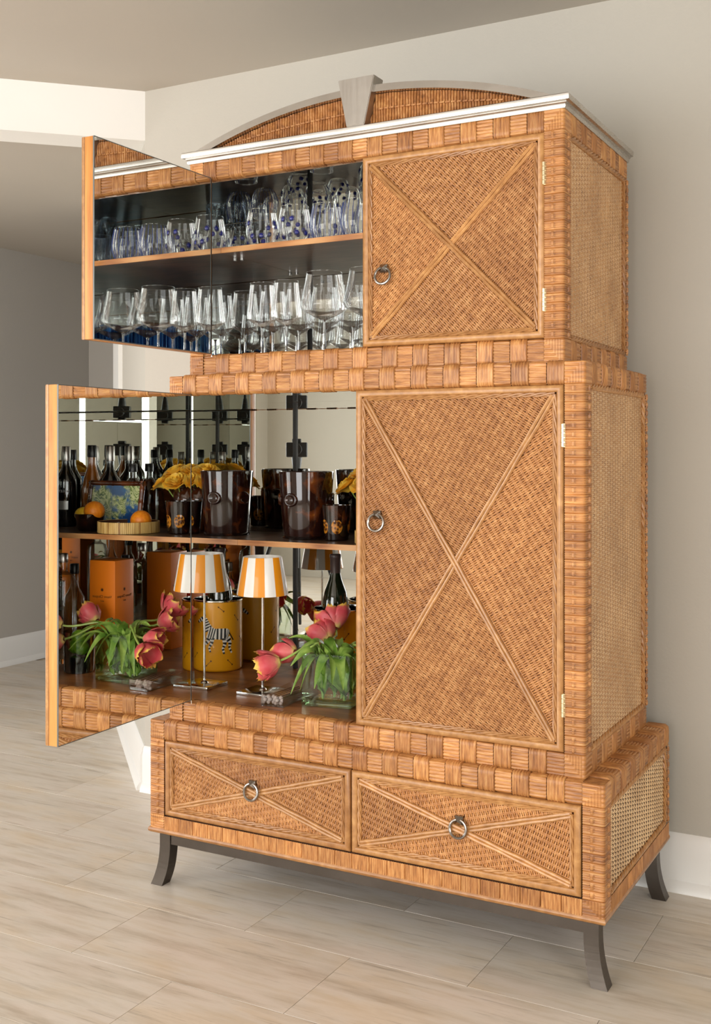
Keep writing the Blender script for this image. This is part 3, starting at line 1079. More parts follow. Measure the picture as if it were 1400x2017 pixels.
# ---- metal cornice, arched pediment, keystone
WC, FC, BC = .5436, -.569, 0.0
prof = [(-.03, 2.036), (.004, 2.036), (.006, 2.040), (.006, 2.046), (.0095, 2.048), (.0095, 2.0505), (.017, 2.0525), (.018, 2.055), (.018, 2.0655), (.016, 2.0675), (-.03, 2.0675)]
O('cornice', sweep_plan(B(), [(-WC, BC), (-WC, FC), (WC, FC), (WC, BC)], prof), 'cornice_metal', cab)
O('cornice_top', B().box(-WC + .01, WC - .01, FC + .01, BC, 2.05, 2.0655), 'stand_metal', cab)
half_c, sag = .522, .100
RA = (half_c ** 2 + sag ** 2) / (2 * sag)
zc0 = 2.068 + sag - RA
a0 = math.asin(half_c / RA)
NA = 40
outer = [(RA * math.sin(-a0 + 2 * a0 * k / NA), zc0 + RA * math.cos(-a0 + 2 * a0 * k / NA)) for k in range(NA + 1)]
RI = RA - .018
ai = math.acos((2.068 - zc0) / RI)
inner = [(RI * math.sin(-ai + 2 * ai * k / NA), zc0 + RI * math.cos(-ai + 2 * ai * k / NA)) for k in range(NA + 1)]
bq = B()
for k in range(NA):
    (xa, za), (xb, zb_), (xc, zc_), (xd, zd) = outer[k], outer[k + 1], inner[k + 1], inner[k]
    y0, y1 = -.578, -.535
    bq.add([(xa, y0, za), (xb, y0, zb_), (xc, y0, zc_), (xd, y0, zd), (xa, y1, za), (xb, y1, zb_), (xc, y1, zc_), (xd, y1, zd)],
           [(0, 1, 2, 3), (4, 7, 6, 5), (0, 4, 5, 1), (3, 2, 6, 7)])
me = bq.mesh('arch_rail', False, True)
bm = bmesh.new(); bm.from_mesh(me); bmesh.ops.remove_doubles(bm, verts=bm.verts[:], dist=1e-5); bmesh.ops.recalc_face_normals(bm, faces=bm.faces[:]); bm.to_mesh(me); bm.free()
O('arch_rail', me, 'arch_metal', cab)
O('arch_panel', B().extrude(inner, -.556, -.535), 'backing_board', cab)
sb = B()
pitch = .0078
nx = int(2 * inner[-1][0] / pitch)
for k in range(nx):
    x = -inner[-1][0] + (k + .5) * 2 * inner[-1][0] / nx
    ztop = zc0 + math.sqrt(max(0, RI * RI - x * x)) - .001
    if ztop < 2.0705: continue
    zz = [2.068]
    while zz[-1] + .02 < ztop: zz.append(zz[-1] + .02)
    zz.append(ztop)
    y = -.5565
    rows = []
    for a, hh in ((-1, 0), (-.6, .0032), (0, .0042), (.6, .0032), (1, 0)):
        rows.append([(x + a * pitch * .47, y - hh - .0012 * math.sin(j * 1.7 + k), z) for j, z in enumerate(zz)])
    sb.grid(rows)
for x in [-.38 + .0156 * k for k in range(50)]:
    if abs(x) < .052: continue
    zt = 2.068 + (zc0 + math.sqrt(RI * RI - x * x) - 2.068) * .5
    sb.box(x - .0065, x + .0065, -.5635, -.5585, zt - .002, zt + .002)
O('arch_strands', sb.mesh('arch_strands', False, True), 'rattan_wrap', cab)['kind'] = 'stuff'
kb = B()
kp = [(-.029, 2.066), (.023, 2.066), (.052, 2.190), (-.054, 2.190)]
kb.extrude(kp, -.5895, -.537)
bm = bmesh.new(); me = kb.mesh('keystone'); bm.from_mesh(me); bmesh.ops.bevel(bm, geom=bm.edges[:], offset=.0018, segments=2, affect='EDGES'); bm.to_mesh(me); bm.free()
O('keystone', me, 'keystone_metal', cab)

# ---- metal stand: apron and sabre legs
ap = sweep_plan(B(), [(-.628, .005), (-.628, -.588), (.628, -.588), (.628, .005)], [(0, .118), (0, .153), (-.02, .153), (-.02, .118)])
ap.box(-.628, .628, -.012, .004, .118, .153)
O('stand_apron', ap, 'stand_metal', cab)
for sx in (-1, 1):
    for sy in (-1, 1):
        b = B()
        rows = []
        for k in range(11):
            t = k / 10
            z = .1535 * (1 - t)
            off = .024 * max(0, (t - .2) / .8) ** 2.2
            wd = .036 + .005 * max(0, t - .5)
            cx = sx * (.6285 - wd / 2 + .005 + off)
            cyy = (-.591 + wd / 2 - off * .45) if sy < 0 else (-.010 + off * .3 - .006)
            rows.append([(cx - wd / 2, cyy - wd / 2, z), (cx + wd / 2, cyy - wd / 2, z), (cx + wd / 2, cyy + wd / 2, z), (cx - wd / 2, cyy + wd / 2, z), (cx - wd / 2, cyy - wd / 2, z)])
        b.grid(rows)
        b.add(rows[-1][:4], [(0, 1, 2, 3)]).add(rows[0][:4], [(0, 1, 2, 3)])
        me = b.mesh('stand_leg')
        bm = bmesh.new(); bm.from_mesh(me); bmesh.ops.remove_doubles(bm, verts=bm.verts[:], dist=1e-5); bmesh.ops.recalc_face_normals(bm, faces=bm.faces[:]); bm.to_mesh(me); bm.free()
        O('stand_leg', me, 'stand_metal', cab)

# ------------------------------------------------------------------ things in the lower compartment
ZF = .5272   # lower compartment floor
ZS = .9662   # lower compartment shelf
ZU = 1.8032  # upper compartment shelf
ZB = 1.4997  # upper compartment floor

# table lamp
L = thing('table_lamp', 'small lamp with orange and white striped shade on slim metal pole', 'lamp', (-.418, -.390, ZF))
O('lamp_base', B().box(-.052, .052, -.058, .046, 0, .009, ch=.001), 'chrome', L)
O('lamp_pole', B().lathe([(.0035, .009), (.0035, .296)], 14).lathe([(.012, .009), (.010, .013), (.0035, .016)], 16), 'chrome', L)
b = B()
ns = 14
for k in range(ns):
    seg = 6
    rows = []
    for r, z in ((.0745, .286), (.0748, .289), (.0570, .393), (.0555, .396)):
        rows.append([(r * math.cos(2 * PI * (k + j / seg) / ns), r * math.sin(2 * PI * (k + j / seg) / ns), z) for j in range(seg + 1)])
    b.grid(rows, k % 2)
b.lathe([(.0745, .286), (.0725, .286), (.0540, .393), (.0555, .396)], 40, (0, 0, 0), 0)
b.f, b.mi = b.f[:-2], b.mi[:-2]
me = b.mesh('lamp_shade', True, True)
O('lamp_shade', me, ['shade_white', 'shade_orange'], L)

# cocktail picks in a clear box
pbx = thing('pick_box', 'clear acrylic box of ball-ended picks in front of tulip vase', 'box', (-.306, -.436, ZF), R(6))
pb = B()
w2, l2, h2, th = .034, .092, .030, .0018
pb.box(-w2, w2, -l2, l2, 0, th).box(-w2, -w2 + th, -l2, l2, th, h2).box(w2 - th, w2, -l2, l2, th, h2).box(-w2 + th, w2 - th, -l2, -l2 + th, th, h2).box(-w2 + th, w2 - th, l2 - th, l2, th, h2)
O('tray_wall', pb, 'clear_glass', pbx)
ball = B().sphere((0, 0, 0), .0052, 12, 8).mesh('ball', True)
stick = B().tube([(0, 0, 0), (0, .145, 0)], .0013, 6).mesh('stick', True)
for k in range(15):
    row, cl = divmod(k, 5)
    p = thing('cocktail_pick', 'wooden ball-ended cocktail pick lying in the clear box', 'pick',
              (-.306 + (-.026 + .0128 * cl + .004 * (row % 2)), -.436 - .080 + .003 * ((k * 7) % 5), ZF + .0075 + .0092 * row * .88), R(-4 + 2.0 * ((k * 5) % 5)), 'cocktail picks in the clear box')
    O('ball', ball, 'pick_ball', p)
    O('stick', stick, 'pick_wood', p)

# tulip vase and tulips
VX, VY = -.168, -.408
vase = thing('glass_vase', 'square clear glass vase holding red tulips', 'vase', (VX, VY, ZF), R(8))
vb = B()
vw, vd, vh, th = .074, .062, .146, .004
def rrect(w, d, r, z, n=5):
    p = []
    for cx, cyy, a0_ in ((w - r, d - r, 0), (-w + r, d - r, 90), (-w + r, -d + r, 180), (w - r, -d + r, 270)):
        for k in range(n):
            a = R(a0_ + 90 * k / (n - 1))
            p.append((cx + r * math.cos(a), cyy + r * math.sin(a), z))
    return p + [p[0]]
vb.grid([rrect(vw, vd, .006, 0), rrect(vw, vd, .006, vh), rrect(vw - th, vd - th, .004, vh)])
O('vase_body', vb, 'vase_glass', vase)
O('vase_foot', B().box(-vw + .006, vw - .006, -vd + .006, vd - .006, .0005, .011, ch=.003), 'vase_glass', vase)

def bez(p0, p1, p2, p3, n):
    out = []
    for k in range(n + 1):
        t = k / n
        a = (1 - t) ** 3; b_ = 3 * t * (1 - t) ** 2; c_ = 3 * t * t * (1 - t); d_ = t ** 3
        out.append(Vector(p0) * a + Vector(p1) * b_ + Vector(p2) * c_ + Vector(p3) * d_)
    return out
def petal_mesh(length, width, cup, seed):
    rnd = random.Random(seed)
    b = B()
    rows, uv = [], []
    nu, nv = 8, 9
    for i in range(nv + 1):
        t = i / nv
        w = width * (math.sin(PI * min(1, .12 + .78 * t)) ** .7) * (1 if t < .9 else .75)
        row = []
        for j in range(nu + 1):
            s_ = j / nu * 2 - 1
            ang = s_ * w / (.5 * cup + .004)
            ang = max(-1.15, min(1.15, ang))
            r = cup * (math.sin(PI * (.08 + .62 * t)) ** .8)
            fr = rnd.uniform(-.004, .004) * (1 if i == nv else .0)
            z = length * t * (1 - .12 * s_ * s_ * (t > .6)) + fr
            rr_ = r + .0015 * math.sin(j * 2.1 + i) * t
            row.append((rr_ * math.cos(ang), rr_ * math.sin(ang), z))
            uv.append((j / nu, t))
        rows.append(row)
    b.grid(rows); b.uv = uv
    me = b.mesh('petal', True, False)
    me.materials.append(M['tulip_petal'])
    return me
petals = [petal_mesh(.050, .030, .021, 1), petal_mesh(.047, .028, .0185, 2), petal_mesh(.052, .030, .022, 3)]
def leaf_mesh(pts, wmax, twist=0.0):
    b = B()
    rows = []
    n = len(pts)
    for i, p in enumerate(pts):
        t = i / (n - 1)
        d = (pts[min(i + 1, n - 1)] - pts[max(i - 1, 0)]).normalized()
        side = d.cross(Vector((0, 0, 1)))
        if side.length < .2: side = d.cross(Vector((.6, .8, 0)))
        side.normalize()
        up = side.cross(d).normalized()
        a = twist * t
        s2 = side * math.cos(a) + up * math.sin(a)
        u2 = up * math.cos(a) - side * math.sin(a)
        w = wmax * (math.sin(PI * (t ** .75) * .97 + .05) ** .8 if t < .985 else .03)
        w = max(w, .0008)
        rows.append([tuple(p + s2 * w * k + u2 * w * .35 * abs(k) ** 1.5) for k in (-1, -.5, 0, .5, 1)])
    b.grid(rows)
    me = b.mesh('leaf', True, False)
    me.materials.append(M['tulip_leaf'])
    return me
def tulip(label, head, aim, root, leaves, size=1.0, spread=0.0):
    root = Vector(root); head = Vector(head); aim = Vector(aim).normalized()
    tl = thing('tulip', label, 'tulip', root, 0, 'tulips in the square vase')
    rim = Vector((VX + (head.x - VX) * .28, VY + (head.y - VY) * .28, ZF + vh + .012))
    path = bez((0, 0, 0), (rim - root) * .7 + Vector((0, 0, .02)), (rim - root) + (rim - root).normalized() * .03, rim - root, 8)
    h0 = head - root - aim * .004
    path += bez(rim - root, (rim - root) + (rim - root).normalized() * .04, h0 - aim * .05, h0, 10)[1:]
    O('stem', B().tube(path, .0033, 7), 'tulip_stem', tl)
    rm = aim.to_track_quat('Z', 'Y').to_euler()
    for k in range(6):
        inner_ = k % 2
        q_ = aim.to_track_quat('Z', 'Y').to_matrix() @ Matrix.Rotation(R(60 * k + 10), 3, 'Z') @ Matrix.Rotation(R((14 if not inner_ else 2) + spread), 3, 'Y')
        pt_ = O('petal', petals[k % 3], None, tl, head - root)
        pt_.rotation_euler = q_.to_euler()
        pt_.scale = (size, size, size)
    for (tip, w, tw) in leaves:
        tip = Vector(tip)
        e = Vector((VX + (tip.x - VX) * .38, VY + (tip.y - VY) * .38, ZF + vh + .035))
        pts = bez((0, 0, .01), (e - root) * .55, e - root + Vector((0, 0, .03)), tip - root, 16)
        O('leaf', leaf_mesh(pts, w, tw), None, tl)
    # blades standing in the water inside the vase
    for k in range(5):
        a_ = k * 1.35 + root.x * 40
        e = Vector((VX + .052 * math.cos(a_) - root.x, VY + .044 * math.sin(a_) - root.y, vh - .012))
        O('leaf', leaf_mesh(bez((0, 0, -.001), (e.x * -.3, e.y * -.3, .05), (e.x * .9, e.y * .9, .07), e, 10), .017, .8 + k), None, tl)
    return tl
F = ZF
LF = lambda *a_: [((x, y, z), w, t) for x, y, z, w, t in a_]
tulip('pink-red tulip drooping left towards the lamp base', (-.290, -.500, .650), (-.75, -.35, -.28), (-.195, -.425, F + .014),
      LF((-.258, -.492, .560, .018, .5), (-.222, -.506, .570, .020, -.4), (-.290, -.455, .705, .014, .7)), 1.45, 4)
tulip('pink-red tulip leaning left behind the drooping one', (-.268, -.455, .668), (-.8, .15, -.05), (-.205, -.405, F + .014),
      LF((-.285, -.400, .600, .016, .3), (-.250, -.505, .640, .018, .9)), 1.3)
tulip('red tulip leaning back left, its bloom opened wide', (-.232, -.288, .716), (-.45, .45, .65), (-.150, -.380, F + .014),
      LF((-.175, -.505, .585, .022, .2), (-.255, -.350, .640, .018, -.5), (-.200, -.495, .700, .020, .6)), 1.4, 16)
tulip('red tulip leaning back left just below the opened bloom', (-.232, -.328, .690), (-.7, .35, .3), (-.175, -.395, F + .014),
      LF((-.120, -.505, .600, .021, .6), (-.245, -.470, .675, .018, .4), (-.150, -.490, .715, .020, -.3)), 1.35, 10)
tulip('red tulip bending right behind the closed door', (.030, -.470, .690), (.9, -.3, .25), (-.130, -.420, F + .014),
      LF((-.040, -.480, .670, .018, .3), (-.085, -.505, .590, .022, -.3), (-.020, -.500, .620, .017, .5)), 1.4)
tulip('red tulip hanging low right of the vase', (.046, -.440, .640), (.9, -.2, -.2), (-.125, -.395, F + .014),
      LF((.000, -.420, .610, .018, .5), (-.06, -.49, .700, .018, .2), (-.100, -.330, .660, .018, .2)), 1.35)
tulip('red tulip behind the leaves near the carton', (-.010, -.350, .690), (.6, .1, .35), (-.150, -.400, F + .014),
      LF((-.060, -.350, .690, .018, .4), (-.110, -.490, .690, .020, .8), (-.190, -.330, .680, .018, .3)), 1.3, 4)
# zebra ice bucket with a bottle in it
BX, BY, br, bh = -.296, -.150, .079, .226
ib = thing('ice_bucket', 'yellow ice bucket printed with a zebra and small arrows', 'bucket', (BX, BY, ZF))
O('bucket_body', B().lathe([(0, .001), (br - .004, .001), (br - .001, .004), (br, .008), (br, bh - .006)], 64), 'ice_bucket_yellow', ib)
O('bucket_rim', B().lathe([(br, bh - .006), (br + .0022, bh - .004), (br + .0022, bh), (br - .003, bh), (br - .004, bh - .01), (br - .004, .075), (0, .074)], 64), 'chrome', ib)
def wrap_strips(strips, a_c, zc, r):
    """flat print on a cylinder: strips of (spine points, widths, n, first colour) in (s, z) about angle a_c"""
    b = B()
    for pts, ws, n, c0 in strips:
        P = [Vector(p) for p in pts]
        m = len(P)
        rows = []
        for k in range(n + 1):
            t = k / n * (m - 1)
            i = min(int(t), m - 2)
            p = P[i].lerp(P[i + 1], t - i)
            w = ws[i] + (ws[i + 1] - ws[i]) * (t - i)
            d = (P[i + 1] - P[i]).normalized()
            nn = Vector((-d.y, d.x))
            row = []
            for q_ in (-1, -.5, 0, .5, 1):
                s_, z = p + nn * w * q_ * .5
                a = a_c + s_ / r
                row.append((r * math.cos(a), r * math.sin(a), zc + z))
            rows.append(row)
        for k in range(n):
            b.grid(rows[k:k + 2], (c0 + k) % 2 if n > 1 else c0)
    return b
zebra = [
    ([(-.046, -.004), (-.036, -.001), (0, .000), (.022, .006)], [.026, .036, .034, .036], 18, 0),
    ([(.018, .010), (.027, .030), (.034, .048)], [.032, .022, .017], 10, 0),
    ([(.030, .050), (.044, .046), (.056, .038)], [.016, .014, .009], 6, 0),
    ([(.056, .038), (.060, .035)], [.009, .007], 1, 0),
    ([(.032, .055), (.031, .064)], [.006, .002], 1, 0),
    ([(-.041, -.012), (-.050, -.030), (-.048, -.046), (-.056, -.062)], [.020, .012, .008, .006], 9, 1),
    ([(-.032, -.014), (-.032, -.034), (-.026, -.048), (-.030, -.064)], [.018, .011, .008, .006], 9, 0),
    ([(.018, -.008), (.024, -.026), (.036, -.036), (.034, -.050)], [.018, .011, .007, .006], 9, 1),
    ([(.008, -.012), (.010, -.030), (.018, -.044), (.014, -.058)], [.016, .010, .007, .006], 9, 0),
    ([(-.047, .004), (-.060, -.004), (-.062, -.022)], [.004, .003, .005], 1, 0),
]
for i_, ang in enumerate((-118, 62)):
    zb = wrap_strips(zebra, R(ang), .122, br + .0005)
    O('zebra_print', zb.mesh('zebra_print', True, True), ['black_print', 'white_print'], ib)
ar = []
for s_, z, d in ((.085, .185, 50), (.10, .150, 50), (.075, .050, -45), (.02, .028, -45), (-.05, .030, 45), (-.075, .17, 50), (.112, .09, -50), (-.1, .1, 45), (.155, .06, 45), (.17, .17, 50), (-.02, .20, 40)):
    c_, s2 = math.cos(R(d)) * .011, math.sin(R(d)) * .011
    z -= .113
    ar.append(([(s_ - c_, z - s2), (s_ + c_, z + s2)], [.0016, .0016], 1, 0))
    ar.append(([(s_ + c_ * .8, z + s2 * .8), (s_ + c_ * 1.25, z + s2 * 1.25)], [.006, .001], 1, 0))
    ar.append(([(s_ - c_ * 1.2, z - s2 * 1.2), (s_ - c_ * .8, z - s2 * .8)], [.006, .004], 1, 0))
O('arrow_print', wrap_strips(ar, R(-118), .113, br + .0004).mesh('arrow_print', True, True), 'arrow_print', ib)
wb = thing('wine_bottle', 'dark wine bottle chilling in the yellow bucket', 'bottle', (BX - .012, BY - .005, ZF + .0752))
O('bottle_body', B().lathe([(0, 0), (.036, 0), (.040, .006), (.040, .165), (.034, .200), (.020, .236), (.0150, .258)], 40), 'bottle_green', wb)
O('foil', B().lathe([(.0155, .256), (.0160, .300), (.0175, .302), (.0175, .311), (.016, .313), (0, .313)], 32), 'foil_brown', wb)

# orange champagne carton
cx0, cx1, cy0, cy1, ch_ = -.008, .094, -.252, -.150, .342
ct = thing('champagne_carton', 'tall bright orange champagne carton standing behind the tulips', 'carton', ((cx0 + cx1) / 2, (cy0 + cy1) / 2, ZF))
hw = .051
O('carton_body', B().box(-hw, hw, -hw, hw, 0, ch_, ch=.0012), 'carton_orange', ct)
for rz in (0, -90):
    e = (0, 0, R(rz))
    m_ = text_mesh('Veuve Clicquot', .0125)
    bx_ = Matrix.Rotation(R(rz), 4, 'Z')
    def put(me, z, nm):
        o_ = O(nm, me, 'carton_ink', ct, bx_ @ Vector((0, -hw - .0004, z)), (R(90), 0, R(rz)))
        return o_
    put(m_, .220, 'lettering')
    put(text_mesh('BRUT', .006), .207, 'lettering')
    star = []
    for k in range(16):
        rr_ = .0075 if k % 2 == 0 else .0035
        star.append((rr_ * math.cos(2 * PI * k / 16), rr_ * math.sin(2 * PI * k / 16), 0))
    sb_ = B().add(star, [tuple(range(16))])
    put(sb_.mesh('star_emblem'), .246, 'star_emblem')

# smoked vase of limes
lv = thing('smoked_vase', 'black smoked glass vase holding limes beside the carton', 'vase', (.040, -.372, ZF))
O('vase_wall', B().lathe([(.047, .004), (.050, .130)], 40, closed=True), 'smoke_glass', lv)
O('vase_foot', B().lathe([(0, .0005), (.043, .0005), (.043, .052), (0, .052)], 32), 'bottle_black', lv)
for k, (x, y, z, w) in enumerate(((-.018, -.012, .079, 'in front'), (.020, .004, .079, 'at the back'), (-.004, -.006, .112, 'on top'))):
    fr = thing('lime', 'green lime in the smoked vase, ' + w, 'lime', (.040 + x, -.372 + y, ZF + z), k, 'limes in the smoked vase')
    O('peel', B().sphere((0, 0, 0), .0235, 20, 12, 0, (1.12, 1, .98)), 'lime_peel', fr)
    O('stem_tip', B().sphere((.0262, 0, 0), .0028, 8, 6), 'tulip_leaf', fr)

# bottles: profile, body material, cap
def bottle(label, loc, prof, mat, cap, capmat, group, extra=None, rotz=0):
    bt = thing('liquor_bottle', label, 'bottle', loc, rotz, group)
    O('bottle_body', B().lathe(prof, 36), mat, bt)
    O('cap', B().lathe(cap, 28), capmat, bt)
    if extra: extra(bt)
    return bt
def tall(h, r, neck, sh_):
    return [(0, 0), (r - .003, 0), (r, .005), (r, sh_ - .01), (r * .93, sh_ + .006), (r * .62, sh_ + .024), (neck * 1.15, sh_ + .04), (neck, sh_ + .055), (neck, h)]
def cap(h, r, ht):
    return [(r, h - .004), (r * 1.04, h), (r * 1.0, h + ht), (r * .9, h + ht + .002), (0, h + ht + .002)]
G1 = 'bottles on the cabinet floor'
bottle('clear square-shouldered bottle with silver stopper left of the carton', (.196, -.262, ZF),
       [(0, 0), (.043, 0), (.046, .006), (.046, .262), (.040, .285), (.018, .298), (.0150, .306), (.0150, .335)], 'bottle_clear', cap(.335, .017, .024), 'cap_silver', G1)
bottle('slim clear bottle with black cap behind the carton', (.150, -.100, ZF), tall(.30, .033, .0125, .20), 'bottle_clear', cap(.30, .0145, .03), 'cap_black', G1)
bottle('amber whisky bottle with black cap at the back', (.262, -.120, ZF), tall(.28, .037, .0135, .19), 'liquor_amber', cap(.28, .0155, .028), 'cap_black', G1)
bottle('round decanter-like clear bottle at the far side', (.300, -.275, ZF), [(0, 0), (.045, 0), (.056, .03), (.058, .07), (.045, .13), (.018, .165), (.015, .20)], 'bottle_clear', cap(.20, .02, .03), 'cap_silver', G1)

# ------------------------------------------------------------------ things on the lower shelf
def medallion(parent, r, zc, ang, mat='amber_glass', rx=.024, rz=.021):
    b = B()
    rows = []
    for k, (f_, d) in enumerate(((0.02, .002), (.45, .0024), (.62, .006), (.8, .0075), (.95, .005), (1.0, -.002))):
        row = []
        for j in range(25):
            a = 2 * PI * j / 24
            s_, z = rx * f_ * math.cos(a), rz * f_ * math.sin(a)
            aa = ang + s_ / r
            row.append(((r + d) * math.cos(aa), (r + d) * math.sin(aa), zc + z))
        rows.append(row)
    b.grid(rows)
    return O('medallion', b.mesh('medallion', True, True), mat, parent)
abk = thing('amber_glass_bucket', 'wide dark amber tortoiseshell glass ice bucket on the shelf', 'bucket', (-.376, -.214, ZS))
O('bucket_body', B().lathe([(0, .002), (.062, .002), (.068, .006), (.070, .014), (.0765, .10), (.0835, .199), (.083, .2015), (.0785, .2015), (.0775, .196), (.066, .018), (0, .016)], 56), 'amber_glass', abk)
for a in (-165, -95, 20, 100):
    medallion(abk, .0775, .118, R(a))
O('bucket_base', B().lathe([(.064, 0), (.072, .001), (.073, .006), (.069, .009)], 48), 'amber_dark', abk)
tm = thing('amber_tumbler', 'small black amber tumbler with gold flecks at the shelf edge', 'tumbler', (-.252, -.246, ZS))
O('tumbler_body', B().lathe([(0, .001), (.032, .001), (.035, .004), (.0435, .104), (.042, .105), (.0405, .104), (.033, .010), (0, .009)], 44), 'amber_dark', tm)
for a in (-60, -126, 20, 110):
    b = B()
    rows = []
    for i in range(9):
        row = []
        for j in range(9):
            u, v = i / 4 - 1, j / 4 - 1
            if abs(u) + abs(v) > 0:
                k = max(abs(u), abs(v)) / math.hypot(u, v)
                u, v = u * k, v * k
            z = .042 + v * .021
            r = .035 + (.0435 - .035) * (z - .004) / .1 + .0005 + .0008 * (1 - u * u - v * v)
            aa = R(a) + u * .017 / r
            row.append((r * math.cos(aa), r * math.sin(aa), z))
        rows.append(row)
    O('gold_flecks', b.grid(rows).mesh('gold_flecks', True, True), 'amber_spot', tm)

# yellow roses in a tortoiseshell vase
RX, RY = -.198, -.108
rv = thing('rose_vase', 'amber tortoiseshell vase holding yellow roses on the shelf', 'vase', (RX, RY, ZS))
O('vase_body', B().lathe([(0, .001), (.044, .001), (.048, .006), (.051, .140), (.049, .143), (.046, .141), (.044, .012), (0, .010)], 44), 'amber_glass', rv)
for a in (-70, -130):
    medallion(rv, .050, .085, R(a), 'amber_glass', .017, .017)
def rose_mesh(seed):
    rnd = random.Random(seed)
    b = B()
    for ring, (n, r0, h, tilt) in enumerate(((3, .006, .031, .02), (4, .012, .032, .10), (5, .018, .031, .22), (5, .0225, .029, .42), (6, .026, .026, .62))):
        for k in range(n):
            a0_ = 2 * PI * (k + .35 * ring) / n + rnd.uniform(-.15, .15)
            wd = 2 * PI / n * .72
            rows = []
            for i in range(6):
                t = i / 5
                row = []
                for j in range(7):
                    s_ = j / 3 - 1
                    r = r0 * (.35 + .65 * t) + tilt * .016 * t * t + rnd.uniform(-.0007, .0007) * t + .003 * max(0, t - .75) * 4 * tilt
                    z = h * t * (1 - .18 * s_ * s_ * t) - tilt * .011 * t * t * t + rnd.uniform(-.001, .001) * t
                    aa = a0_ + s_ * wd * (.55 + .45 * t)
                    row.append((r * math.cos(aa), r * math.sin(aa), z))
                rows.append(row)
            b.grid(rows)
    me = b.mesh('bloom', True, False)
    me.materials.append(M['rose_petal'])
    return me
roses = [rose_mesh(5), rose_mesh(9)]
RS = ((-.058, -.046, .146, 'leaning towards the amber bucket', -1.0, -.7), (.002, -.060, .150, 'at the front of the bunch', 0, -1.0), (.060, -.040, .146, 'leaning towards the picture frame', .9, -.5),
      (-.028, -.012, .182, 'standing tallest on the left', -.4, -.5), (.032, -.014, .180, 'standing tall in the middle', .3, -.5), (.068, .018, .152, 'at the back right', .9, 0), (-.068, .016, .152, 'at the back left', -.9, 0))
for k, (x, y, z, wh, tx_, ty_) in enumerate(RS):
    rs = thing('rose', 'yellow rose ' + wh + ' in the shelf vase', 'rose', (RX + x * .25, RY + y * .25, ZS + .012), 0, 'yellow roses on the shelf')
    dx, dy, dz = x * .75, y * .75, z - .012
    O('stem', B().tube(bez((0, 0, 0), (0, 0, .08), (dx * .5, dy * .5, dz - .05), (dx, dy, dz), 8), .002, 6), 'tulip_stem', rs)
    bl = O('bloom', roses[k % 2], None, rs, (dx, dy, dz - .002))
    bl.rotation_euler = Vector((tx_ * .7, ty_ * .7, 1)).to_track_quat('Z', 'Y').to_euler()
    bl.scale = (1.22, 1.22, 1.22)

# round bamboo tray with napkins
TX, TY = -.070, -.262
tr = thing('bamboo_tray', 'round tray edged with upright bamboo strips on the shelf', 'tray', (TX, TY, ZS))
O('tray_bottom', B().lathe([(0, .0005), (.094, .0005), (.094, .006), (0, .006)], 48), 'rattan_wrap', tr)
strip = B().box(-.0030, .0030, -.0016, .0016, .001, .037, ch=.0008).mesh('bamboo_strip')
for k in range(96):
    a = 2 * PI * k / 96
    O('bamboo_strip', strip, 'bamboo_strip', tr, (.0975 * math.cos(a), .0975 * math.sin(a), 0), (0, 0, a + PI / 2))
O('tray_band', B().lathe([(.0955, .002), (.0958, .036), (.094, .036), (.094, .002)], 48, closed=True), 'backing_board', tr)
for k, (x, y, a, wh) in enumerate(((.045, -.035, 20, 'nearest the fruit bowl'), (-.018, -.030, -25, 'nearest the amber tumbler'))):
    b = B()
    rows = []
    for i in range(7):
        row = []
        for j in range(7):
            u, v = i / 3 - 1, j / 3 - 1
            row.append((u * .032, v * .024, .004 + .016 * max(0, 1 - abs(u + v * .4)) + .006 * abs(v)))
        rows.append(row)
    b.grid(rows)
    me = b.mesh('napkin', True, True)
    nk = O('napkin', me, 'napkin', None, (TX + x, TY + y, ZS + .0085), (0, 0, R(a)))
    md = nk.modifiers.new('thickness', 'SOLIDIFY'); md.thickness = .002
    tag(nk, 'folded white paper napkin in the bamboo tray, ' + wh, 'napkin', 'napkins in the tray')
def fruit(name, label, loc, r, mat, cat, sc=(1, 1, .95), group=None):
    fr = thing(name, label, cat, loc, 0, group)
    O('peel', B().sphere((0, 0, 0), r, 28, 18, 0, sc), mat, fr)
    O('stem_tip', B().lathe([(.003, 0), (.0035, .0012), (.0, .002)], 10, (0, 0, r * sc[2] - .0008)), 'tulip_stem', fr)
    return fr
fruit('orange', 'orange lying in the bamboo tray beside the amber tumbler', (-.118, -.262, ZS + .040), .034, 'orange_peel', 'orange')

# fruit bowl
fbw = thing('fruit_bowl', 'small black amber bowl holding an orange and a lemon', 'bowl', (.088, -.258, ZS))
O('bowl_body', B().lathe([(0, .001), (.034, .001), (.040, .006), (.049, .055), (.0475, .057), (.045, .055), (.036, .010), (0, .008)], 44), 'amber_dark', fbw)
fruit('orange', 'round orange resting high on the fruit bowl rim', (.067, -.262, ZS + .066), .034, 'orange_peel', 'orange')
fruit('lemon', 'yellow lemon in the fruit bowl next to the orange', (.111, -.262, ZS + .052), .027, 'lemon_peel', 'lemon', (1.15, .95, .95))

